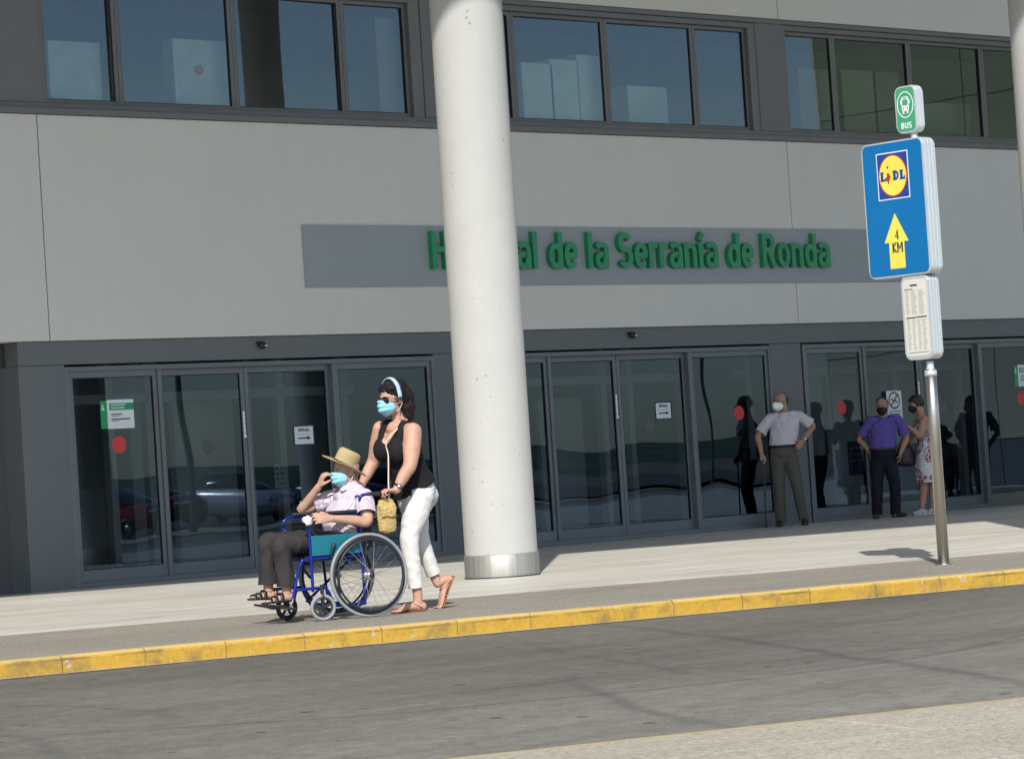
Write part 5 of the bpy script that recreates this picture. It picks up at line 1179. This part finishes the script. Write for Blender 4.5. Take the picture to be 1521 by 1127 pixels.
hand(bm, wl_, (d_*.75+BD*.6).normalized(), -Z-BD*-.2, Rt, .98, (50, 55, 60, 65), 0, (35, 25), .3)
hpt = J(1183, 668, -.14); d_ = (hpt-wrr).normalized(); hand(bm, wrr, d_, Fh*.8-Rt*.3, Z*.8+BD*.3, .98, (14, 18, 20, 24), .05, (55, 45))
limb(bm, [hip-Rt*.08, J(1157, 722, .0), J(1160, 760, .03), J(1160, 775, .03)], [.07, .05, .04, .034]); limb(bm, [hip+Rt*.08, J(1183, 718, 0), J(1193, 757, .03), J(1193, 772, .03)], [.07, .05, .04, .034])
b1 = fuse('body', bm, .005, 3, SK3, A1); eyes(P, b1, 1.0, mat('grey_brow_dark', (.10, .085, .07), .8))
mask(P, f_, l_, u_, mat('white_mask', (.80, .84, .84), .7, 0, .04), A1, 1.0, 'ffp')
hairmass('hair', [(-.058, .050, .010, (.055, .035, .052)), (-.058, -.050, .010, (.055, .035, .052)), (-.085, 0, .02, (.036, .06, .07)), (-.055, 0, .070, (.05, .06, .045))], P, mat('greying_hair', (.05, .042, .036), .7, 0, .4, 60), b1, .005, .003, 60, 1, (f_, l_, u_))
CHK = stripes('pale_check_shirt', (.56, .52, .56), (.40, .37, .43), .016, .12, (.738, -.671, 0), .85)
t = bmesh.new()
limb(t, [chest+Z*.175, chest+Z*.135, chest+Z*.08, chest, waist, hip+Z*.02], [(.072, .066), (.125, .080), (.180, .105), (.185, .135), (.182, .15), (.172, .130)], side=Rt, k=24)
for sh_ in (shl, shr): c0 = chest+Z*.135+(sh_-chest).normalized()*.03; limb(t, [c0, c0*.45+sh_*.55-Z*.004, sh_-Z*.006], [.052, .060, .066])
limb(t, [shl-Z*.008, shl*.5+ell_*.5, shl*.1+ell_*.9], [.066, .074, .082]); limb(t, [shr-Z*.012, shr*.5+elr*.5, shr*.1+elr*.9], [.064, .074, .086])
fuse('shirt', t, .0065, 4, CHK, A1, wr=nz(9, .012, (0, 0, 1), 1.5), thick=.004, planes=[(shl*.18+ell_*.82, ell_-shl, .12), (shr*.22+elr*.78, elr-shr, .12), (chest+Z*.196, Z+BD*.35, .09), (J(1163, 660.5, .02), -Z, .26)])
def placket(parent, mt, top, bot, side, out_, r=.008):
    t = bmesh.new(); n = 8
    tube(t, [top.lerp(bot, i/n)+out_*(.008*sin(pi*i/n)) for i in range(n+1)], [(.016, .003)]*(n+1), side=side, k=8, sub=2); obj('placket', t, mt, parent, True)
def shirt_collar(parent, mt, nb, f, s_, w_=1.0):
    t = bmesh.new()
    for q in (1, -1):
        L2 = [(nb-f*.066+Z*.032, nb-f*.086-Z*.006), (nb+s_*.070*q+Z*.026, nb+s_*.100*q-Z*.012), (nb+f*.080+s_*.030*q-Z*.014, nb+f*.098+s_*.078*q-Z*.060)]; prev = None
        for a, b_ in L2:
            c_ = [t.verts.new(a), t.verts.new(b_)]
            if prev: t.faces.new((prev[0], c_[0], c_[1], prev[1]))
            prev = c_
    o = obj('collar', t, mt, parent, True); sm = o.modifiers.new('s', 'SUBSURF'); sm.levels = sm.render_levels = 2; sm = o.modifiers.new('t', 'SOLIDIFY'); sm.thickness = .005
shirt_collar(A1, CHK, chest+Z*.178, BD, Rt)
kl_, kr_ = J(1157, 722, -.03), J(1183, 718, -.03); al_, ar_ = J(1160, 777, .03), J(1194, 774, .03)
GRT = cloth('grey_trousers', (.085, .080, .070), .85, .1)
def trousers(parent, mt, hip, legs, waist_w, hem=.085, top=.10, legr=(.100, .092, .078, .072, .070), amp=.009):
    t = bmesh.new(); limb(t, [hip+Z*top, hip, hip-Z*.06], [(waist_w*1.0, .132), (waist_w, .132), (waist_w*.92, .11)], side=Rt, k=24)
    pl = []
    for h0, kn, an in legs:
        e = V(an); e.z = hem-.01; limb(t, [h0, h0*.5+kn*.5, kn, kn*.5+e*.5, e], list(legr), side=Rt, k=20, sub=6); pl.append((V((an.x, an.y, hem)), -Z, .14))
    c = hip+Z*top
    return fuse('trousers', t, .0065, 4, mt, parent, wr=nz(8, amp, (0, 0, 1), 2.5), thick=.004, planes=pl)
trousers(A1, GRT, hip, [(hip-Rt*.085-Z*.05, kl_, al_), (hip+Rt*.085-Z*.05, kr_, ar_)], .174, .055, .10)
t = bmesh.new(); c = J(1163, 662, .025); k = 40; tube(t, [c+Rt*.184*cos(2*pi*i/k)+Fh*.146*sin(2*pi*i/k) for i in range(k)], [(.019, .006)]*k, side=Z, k=8, closed=True); obj('belt', t, M_['black'], A1, True)
for an, tp in ((al_, J(1157, 784, -.19)), (ar_, J(1197, 781, -.19))): shoe(A1, an+Fh*.05, tp, M_['black'], Rt)
band(wrr+(elr-wrr).normalized()*.03, elr-wrr, .033, .009, .004, CH, A1, 'wristwatch')
cb_ = J(1138.5, 788, -.14); cb_.z = .0; ctop = J(1134, 683, -.125)
CN = empty('walking_cane', cb_, 'thin black walking cane under the hand of the man in the white mask', 'cane')
t = bmesh.new(); tube(t, [cb_+Z*.01, ctop], [.010, .010], k=10, sub=1); obj('shaft', t, M_['black'], CN, True)
t = bmesh.new(); tube(t, [ctop+Fh*.05-Z*.0, ctop+Z*.012, ctop+BD*.055-Z*.004], [.010, .014, .011], k=10, sub=3); obj('handle', t, M_['black'], CN, True)
t = bmesh.new(); cyl(t, cb_, cb_+Z*.035, .015, .012); obj('rubber_tip', t, M_['black'], CN, True); t = bmesh.new(); cyl(t, ctop-Z*.05, ctop-Z*.035, .013); obj('metal_collar', t, CH, CN, True)
# --- man in purple
G0 = foot(1314, 773, -.48); A2, J, Fh, Rt = stander(G0, 'person in a purple shirt, black mask and dark trousers, hand on hip'); BD = -Fh
fd_ = (BD*.95 - Rt*.22 - Z*.12).normalized(); bm = bmesh.new(); P, f_, l_, u_ = head(bm, J(1310, 602), fd_, Z, 1.03)
neck = J(1312, 618, .03); chest = J(1312, 638, .02); waist = J(1311, 660, .02); hip = J(1312, 679, .03)
shl = J(1293, 624, .03); shr = J(1333, 622, .02); ell_ = J(1277, 652, .10); wl_ = J(1293, 672, .06); elr = J(1346, 650, .08); wrr = J(1338, 672, -.02)
tube(bm, [P(-.025, 0, -.05), neck, neck-Z*.05], [.060, .058, .075], k=16, sub=4)
limb(bm, [chest+Z*.08, chest, waist, hip], [(.14, .08), (.155, .10), (.145, .11), (.15, .10)], side=Rt)
limb(bm, [shl, ell_*.5+shl*.5, ell_, ell_*.6+wl_*.4, wl_], [.056, .050, .043, .040, .028]); limb(bm, [shr, elr*.5+shr*.5, elr, elr*.6+wrr*.4, wrr], [.056, .050, .043, .040, .028])
hand(bm, wl_, (Rt*.5-Z*.75).normalized(), Fh*.4+Rt*.5, BD, .95, (20, 24, 28, 30), .03, (50, 40)); hand(bm, wrr, (-Rt*.2-Z*.9).normalized(), -Rt, BD, .95, (20, 24, 28, 30), .03, (40, 30))
limb(bm, [hip-Rt*.08, J(1303, 722, 0), J(1304, 755, .03), J(1304, 766, .03)], [.07, .05, .04, .034]); limb(bm, [hip+Rt*.08, J(1329, 720, 0), J(1331, 753, .03), J(1331, 764, .03)], [.07, .05, .04, .034])
b2 = fuse('body', bm, .005, 3, SK3, A2); eyes(P, b2, .98); MB_ = mat('black_mask', (.008, .008, .010), .7)
mask(P, f_, l_, u_, MB_, A2, .98)
hairmass('hair', [(-.050, .054, .012, (.058, .032, .058)), (-.050, -.054, .012, (.058, .032, .058)), (-.080, 0, .02, (.040, .065, .08)), (-.020, 0, .031, (.097, .080, .087))], P, mat('dark_hair', (.012, .010, .009), .55, 0, .3, 60), b2, .005, .003, 60, 1, (f_, l_, u_))
PUR = cloth('purple_shirt', (.105, .075, .30), .8, .08)
t = bmesh.new()
limb(t, [chest+Z*.165, chest+Z*.125, chest+Z*.075, chest, waist, hip+Z*.02], [(.072, .066), (.125, .080), (.178, .105), (.182, .135), (.176, .145), (.168, .125)], side=Rt, k=24)
for sh_ in (shl, shr): c0 = chest+Z*.130+(sh_-chest).normalized()*.03; limb(t, [c0, c0*.45+sh_*.55-Z*.004, sh_-Z*.006], [.052, .060, .066])
limb(t, [shl-Z*.008, shl*.5+ell_*.5, shl*.1+ell_*.9], [.066, .070, .078]); limb(t, [shr-Z*.012, shr*.5+elr*.5, shr*.1+elr*.9], [.064, .070, .078])
fuse('shirt', t, .0065, 4, PUR, A2, wr=nz(9, .012, (0, 0, 1), 1.5), thick=.004, planes=[(shl*.2+ell_*.8, ell_-shl, .12), (shr*.2+elr*.8, elr-shr, .12), (chest+Z*.188, Z+BD*.35, .09), (J(1311, 665.5, .02), -Z, .26)])
shirt_collar(A2, PUR, chest+Z*.168, BD, Rt)
al_, ar_ = J(1304, 768, .03), J(1331, 766, .03)
trousers(A2, cloth('navy_trousers', (.008, .009, .016), .8, .15), hip, [(hip-Rt*.085-Z*.05, J(1303, 722, -.02), al_), (hip+Rt*.085-Z*.05, J(1329, 720, -.02), ar_)], .172, .05, .10)
t = bmesh.new(); c = J(1311, 667, .025); tube(t, [c+Rt*.180*cos(2*pi*i/k)+Fh*.144*sin(2*pi*i/k) for i in range(k)], [(.018, .006)]*k, side=Z, k=8, closed=True); obj('belt', t, M_['black'], A2, True)
BRW = mat('dark_brown_leather', (.045, .028, .020), .4, 0, .15)
shoe(A2, al_+Fh*.05, J(1301, 773, -.17), BRW, Rt); shoe(A2, ar_+Fh*.03-Rt*.03, J(1345, 768, -.05), BRW, BD)
# --- woman in the patterned dress
G0 = foot(1374, 769, -.55); A3, J, Fh, Rt = stander(G0, 'person in a black mask and patterned white and crimson dress behind the post'); BD = -Fh
fd_ = (BD*.30 - Rt*.93 - Z*.22).normalized(); sd_ = Z.cross(fd_).normalized(); bm = bmesh.new(); P, f_, l_, u_ = head(bm, J(1360, 599), fd_, Z, .96)
neck = J(1368, 615, .0); chest = J(1374, 634, 0); waist = J(1376, 655, 0); hip = J(1377, 676, 0)
shn_ = J(1373, 623, -.14); eln_ = J(1366, 647, -.20); wrn_ = J(1350, 634, -.24); shf_ = J(1366, 622, .14); elf_ = J(1355, 644, .18); wrf_ = J(1345, 668, .06)
tube(bm, [P(-.03, 0, -.05), neck, neck-Z*.06], [.052, .050, .07], k=16, sub=4)
limb(bm, [chest+Z*.08, chest, waist, hip], [(.15, .08), (.155, .10), (.135, .10), (.16, .12)], side=sd_)
limb(bm, [shn_, eln_*.5+shn_*.5, eln_, eln_*.6+wrn_*.4, wrn_], [.058, .056, .045, .038, .025]); limb(bm, [shf_, elf_*.5+shf_*.5, elf_, elf_*.6+wrf_*.4, wrf_], [.056, .052, .042, .038, .025])
hand(bm, wrn_, (-Rt*.95+Z*.35).normalized(), -Z, Fh, .92, (8, 12, 30, 40), .06, (40, 30)); hand(bm, wrf_, (-Rt*.3-Z*.9).normalized(), Fh, -Rt, .92, (45, 50, 55, 60), 0, (40, 30))
anl, anr = J(1370, 761, -.05), J(1386, 759, .05)
limb(bm, [hip-Rt*.06, J(1372, 722, -.04), J(1371, 738, -.03), anl+Z*.06, anl-Z*.03], [.07, .055, .050, .034, .034]); limb(bm, [hip+Rt*.06, J(1385, 722, .06), J(1386, 738, .06), anr+Z*.06, anr-Z*.03], [.07, .055, .050, .034, .034])
b3 = fuse('body', bm, .005, 3, SK4, A3); eyes(P, b3, .96); mask(P, f_, l_, u_, MB_, A3, .96)
hairmass('hair', [(-.020, 0, .048, (.100, .088, .078)), (-.055, 0, .0, (.075, .088, .075)), (.050, 0, .060, (.040, .070, .034)), (-.01, .076, .0, (.05, .024, .050)), (-.01, -.076, .0, (.05, .024, .050))], P, mat('dark_brown_hair', (.020, .012, .009), .5, 0, .3, 60), b3, .005, .005, 40, .98, (f_, l_, u_), lambda co: False)
mt, nt, N, L, Bn = node_mat('patterned_dress'); v = coords(N, L)
vr = coords(N, L, (1, 1, 1), (radians(35), radians(20), radians(45)))
sp = N.new('ShaderNodeSeparateXYZ'); L.new(v, sp.inputs[0])
ck = N.new('ShaderNodeTexChecker'); ck.inputs['Scale'].default_value = 7; L.new(vr, ck.inputs[0])
vo = N.new('ShaderNodeTexVoronoi'); vo.feature = 'DISTANCE_TO_EDGE'; vo.inputs['Scale'].default_value = 22; L.new(v, vo.inputs['Vector'])
fine = mth(N, L, 'LESS_THAN', vo.outputs['Distance'], .09)
small = mixc(N, L, fine, (.62, .60, .60), (.03, .02, .03)); crim = mixc(N, L, fine, (.28, .02, .07), (.62, .55, .55))
pat = mixc(N, L, ck.outputs['Fac'], small, crim)
ck2 = N.new('ShaderNodeTexChecker'); ck2.inputs['Scale'].default_value = 3.1; L.new(vr, ck2.inputs[0]); pat = mixc(N, L, mth(N, L, 'MULTIPLY', ck2.outputs['Fac'], .9), pat, (.70, .70, .74))
L.new(pat, Bn.inputs['Base Color']); Bn.inputs['Roughness'].default_value = .8
t = bmesh.new(); hem_ = J(1378, 716, 0)
limb(t, [chest+Z*.06, chest, waist, hip, hip*.5+hem_*.5, hem_, hem_-Z*.06], [(.145, .085), (.165, .125), (.148, .118), (.180, .150), (.195, .165), (.205, .180), (.21, .18)], side=sd_, k=26, sub=5)
for q in (1, -1): ell(t, chest+sd_*.07*q+fd_*.085-Z*.03, (.078, .078, .08)); tube(t, [chest+sd_*.10*q+fd_*.08+Z*.02, chest+sd_*.095*q+Z*.125, chest+sd_*.10*q-fd_*.08], [(.034, .018)]*3, side=sd_, k=10, sub=5)
fuse('dress', t, .0065, 4, mt, A3, wr=nz(9, .012, (0, 0, 1), 4), thick=.004, planes=[(hem_, -Z, .32)], cut=lambda co: (co-chest).z > .03 and abs((co-chest).dot(sd_)) < .058 and (co-chest).z > .055)
for an, tp in ((anl, J(1358, 770, -.08)), (anr, J(1376, 768, .04))): shoe(A3, an+Rt*.04, tp, mat('white_canvas', (.45, .44, .42), .8), BD, .88, sole=M_['white'])
hb0 = J(1345, 676, .05)
HBG = empty('handbag', hb0-Z*.17, "dark purple handbag hanging at the side of the woman in the patterned dress", 'bag')
t = bmesh.new(); tube(t, [hb0+Z*.10, hb0+Z*.02, hb0-Z*.10], [(.10, .05), (.13, .06), (.14, .06)], side=Rt, k=20, sub=4); fuse('bag_body', t, .008, 3, mat('dark_purple_leather', (.035, .010, .030), .45, 0, .2, 8), HBG, wr=nz(12, .008))
t = bmesh.new()
for q in (.03, -.03): tube(t, [hb0+Z*.10-Rt*.07+Fh*q, hb0+Z*.20-Rt*.05+Fh*q, hb0+Z*.25+Fh*q*.3, hb0+Z*.20+Rt*.05+Fh*q, hb0+Z*.10+Rt*.07+Fh*q], .008, k=8, sub=4)
obj('bag_handles', t, M_['black'], HBG, True)
# white bag hanging lower
wb = J(1357, 705, .12)
# ================================================================ parked cars across the road, seen mirrored in the door glass
def make_car(loc, rz, col, label, grp='cars parked across the road'):
    """length along local x"""
    R_ = Matrix.Rotation(rz, 4, 'Z'); Lc = V(loc); root = empty('parked_car', Lc, label, 'car', grp)
    def X(p): return Lc + (R_ @ V(p))
    st = [(-2.08, .42, .62, .62), (-2.0, .30, .98, .70), (-1.6, .24, 1.02, .80), (-1.0, .22, 1.00, .84), (0, .20, .98, .85), (.9, .20, .96, .84), (1.5, .24, .88, .80), (1.95, .28, .74, .70), (2.1, .38, .58, .58)]
    bm = bmesh.new(); rows = []
    for x, z0, z1, w_ in st:
        pr = [(-w_*.9, z0), (-w_, z0+.12), (-w_*1.0, z0+(z1-z0)*.6), (-w_*.93, z1-.03), (-w_*.6, z1+.01), (0, z1+.03), (w_*.6, z1+.01), (w_*.93, z1-.03), (w_, z0+(z1-z0)*.6), (w_, z0+.12), (w_*.9, z0)]
        rows.append([bm.verts.new(X((x, y, z))) for y, z in pr])
    for a, b_ in zip(rows, rows[1:]):
        for i in range(len(a)): bm.faces.new((a[i], a[(i+1) % len(a)], b_[(i+1) % len(a)], b_[i]))
    bm.faces.new(rows[0]); bm.faces.new(rows[-1][::-1])
    obj('body', bm, mat('car_paint', col, .22, .3, .03), root, True)
    bm = bmesh.new(); rows = []
    for x, z1, w_ in ((-1.85, 1.0, .66), (-1.45, 1.34, .60), (-.9, 1.43, .60), (0, 1.45, .60), (.45, 1.40, .60), (1.15, .97, .70)):
        rows.append([bm.verts.new(X((x, y, z))) for y, z in ((-w_-.1, .95), (-w_, z1-.04), (-w_*.7, z1), (0, z1+.02), (w_*.7, z1), (w_, z1-.04), (w_+.1, .95))])
    for a, b_ in zip(rows, rows[1:]):
        for i in range(6): bm.faces.new((a[i], a[i+1], b_[i+1], b_[i]))
    o = obj('cabin', bm, mat('car_glass', (.02, .025, .03), .06), root, True)
    for sx in (-1.32, 1.32):
        for sy in (-.80, .80):
            c = X((sx, sy, .31)); ax = R_.to_3x3() @ V((0, 1, 0)); bm = bmesh.new(); torus(bm, c, ax, .24, .075, 32, 8, .09); cyl(bm, c-ax*.05, c+ax*.05, .17, k=24, mi=1); obj('wheel', bm, [RB2, CH], root, True)
    for sy in (-.6, .6):
        bm = bmesh.new(); ell(bm, X((1.98, sy, .68)), (.08, .16, .08), tuple(R_.to_3x3() @ a for a in (V((1, 0, 0)), V((0, 1, 0)), Z))); obj('headlight', bm, CH, root, True)
    return root
ang = math.atan2(-.336, 1)
first = True
cols = {'silver': (.55, .56, .58), 'dark blue': (.03, .05, .09), 'red': (.28, .02, .02), 'white': (.6, .6, .6), 'black': (.02, .02, .025), 'teal': (.03, .16, .18)}
for i, (x, dy, cn_, rz_, wh) in enumerate(((9.0, 1.2, 'teal', 0, 'near lane, mirrored in the leftmost door'), (15.5, -8.5, 'silver', 1.57, 'first car park row'), (19.0, -8.6, 'black', 1.6, 'first car park row'), (22.2, -8.4, 'red', 1.55, 'first car park row'),
        (28, -9.0, 'white', 1.6, 'first car park row'), (35, -9.2, 'dark blue', 1.6, 'first car park row'), (42, -9.0, 'silver', 1.5, 'first car park row, far end'), (20, -24, 'white', 1.6, 'second car park row'), (27, -25, 'teal', 1.55, 'second car park row'), (36, -26, 'red', 1.6, 'second car park row'), (50, -18, 'black', .2, 'far end of the car park'), (58, -22, 'white', .3, 'far end of the car park'))):
    make_car((x, near_y(x)+dy, ZR if dy > 0 else -.079), ang+rz_, cols[cn_], '%s car in the %s across the road' % (cn_, wh) if i else 'teal car in the near lane across the road, mirrored in the leftmost door')
BARK = mat('bark', (.09, .06, .04), .9, 0, .2, 10); LEAF = mat('olive_foliage', (.05, .085, .035), .8, 0, .5, 3)
def make_tree(x, y, h_, lbl):
    t = empty('tree', (x, y, -.08), lbl, 'tree', 'trees in the car park'); bm = bmesh.new(); b0 = V((x, y, -.08))
    tube(bm, [b0, b0+Z*h_*.35+V((.1, 0, 0)), b0+Z*h_*.6], [.16, .12, .07], k=8, sub=2)
    for i in range(5): a = i*1.3; tube(bm, [b0+Z*h_*.35, b0+Z*h_*.6+V((cos(a), sin(a), 0))*h_*.18], [.07, .03], k=6, sub=1)
    obj('trunk', bm, BARK, t, True); bm = bmesh.new()
    for i in range(2600):
        a = random.uniform(0, 2*pi); u = random.uniform(-1, 1); r = random.uniform(.35, 1)**.5; cl = noise.noise(V((a*1.3, u*2, x)))
        p = b0+Z*h_*.66+V((cos(a)*math.sqrt(1-u*u), sin(a)*math.sqrt(1-u*u), u*.85))*h_*.32*r*(1+.45*cl)
        e = V((random.gauss(0, 1), random.gauss(0, 1), random.gauss(0, 1))).normalized()*.10; g = e.cross(V((random.random(), random.random(), 1))).normalized()*.06
        bm.faces.new([bm.verts.new(p+e), bm.verts.new(p+g), bm.verts.new(p-e), bm.verts.new(p-g)])
    obj('crown', bm, LEAF, t, rc=False)
def lamp_post(x, y, lb):
    t = empty('street_lamp', (x, y, -.08), lb, 'street lamp', 'lamps of the car park'); b0 = V((x, y, -.08)); bm = bmesh.new()
    tube(bm, [b0, b0+Z*7.5, b0+Z*8.1+V((.3, .1, 0)), b0+Z*8.2+V((1.2, .4, 0))], [.09, .06, .05, .04], k=10, sub=4); obj('pole', bm, M_['frame'], t, True)
    bm = bmesh.new(); ell(bm, b0+Z*8.18+V((1.5, .5, 0)), (.35, .14, .07)); obj('lamp_head', bm, M_['frame'], t, True)
lamp_post(18.3, -32.4, 'tall street lamp at the road edge mirrored in the second door from the left'); lamp_post(47, -42, 'tall street lamp at the road edge mirrored beside the man with the cane')
# more people waiting just beyond the right edge of the photo, seen mirrored in the right-hand glass
def copy_tree(o, parent=None):
    c = o.copy(); COL.objects.link(c); c.parent = parent
    for ch in list(o.children): copy_tree(ch, c)
    return c
def dup(o, loc, rz, label, group=None):
    c = copy_tree(o); c.location = loc; c.rotation_euler = (0, 0, rz); c['label'] = label; return c
g1 = foot(1585, 760, -.95); rz = radians(150)
w2 = dup(WC, g1, rz, 'second wheelchair, beyond the right edge, mirrored in the right-hand glass')
rz = radians(150)
off = Matrix.Rotation(rz, 3, 'Z') @ (MAN.location-WC.location)
dup(MAN, g1+off, rz, 'person sitting in the second wheelchair, mirrored in the right-hand glass')
dup(A2, foot(1632, 760, -1.0), radians(60), 'person standing behind the second wheelchair, mirrored in the right-hand glass')
# two people standing off to the right, seen only as dark reflections in the right-hand glass
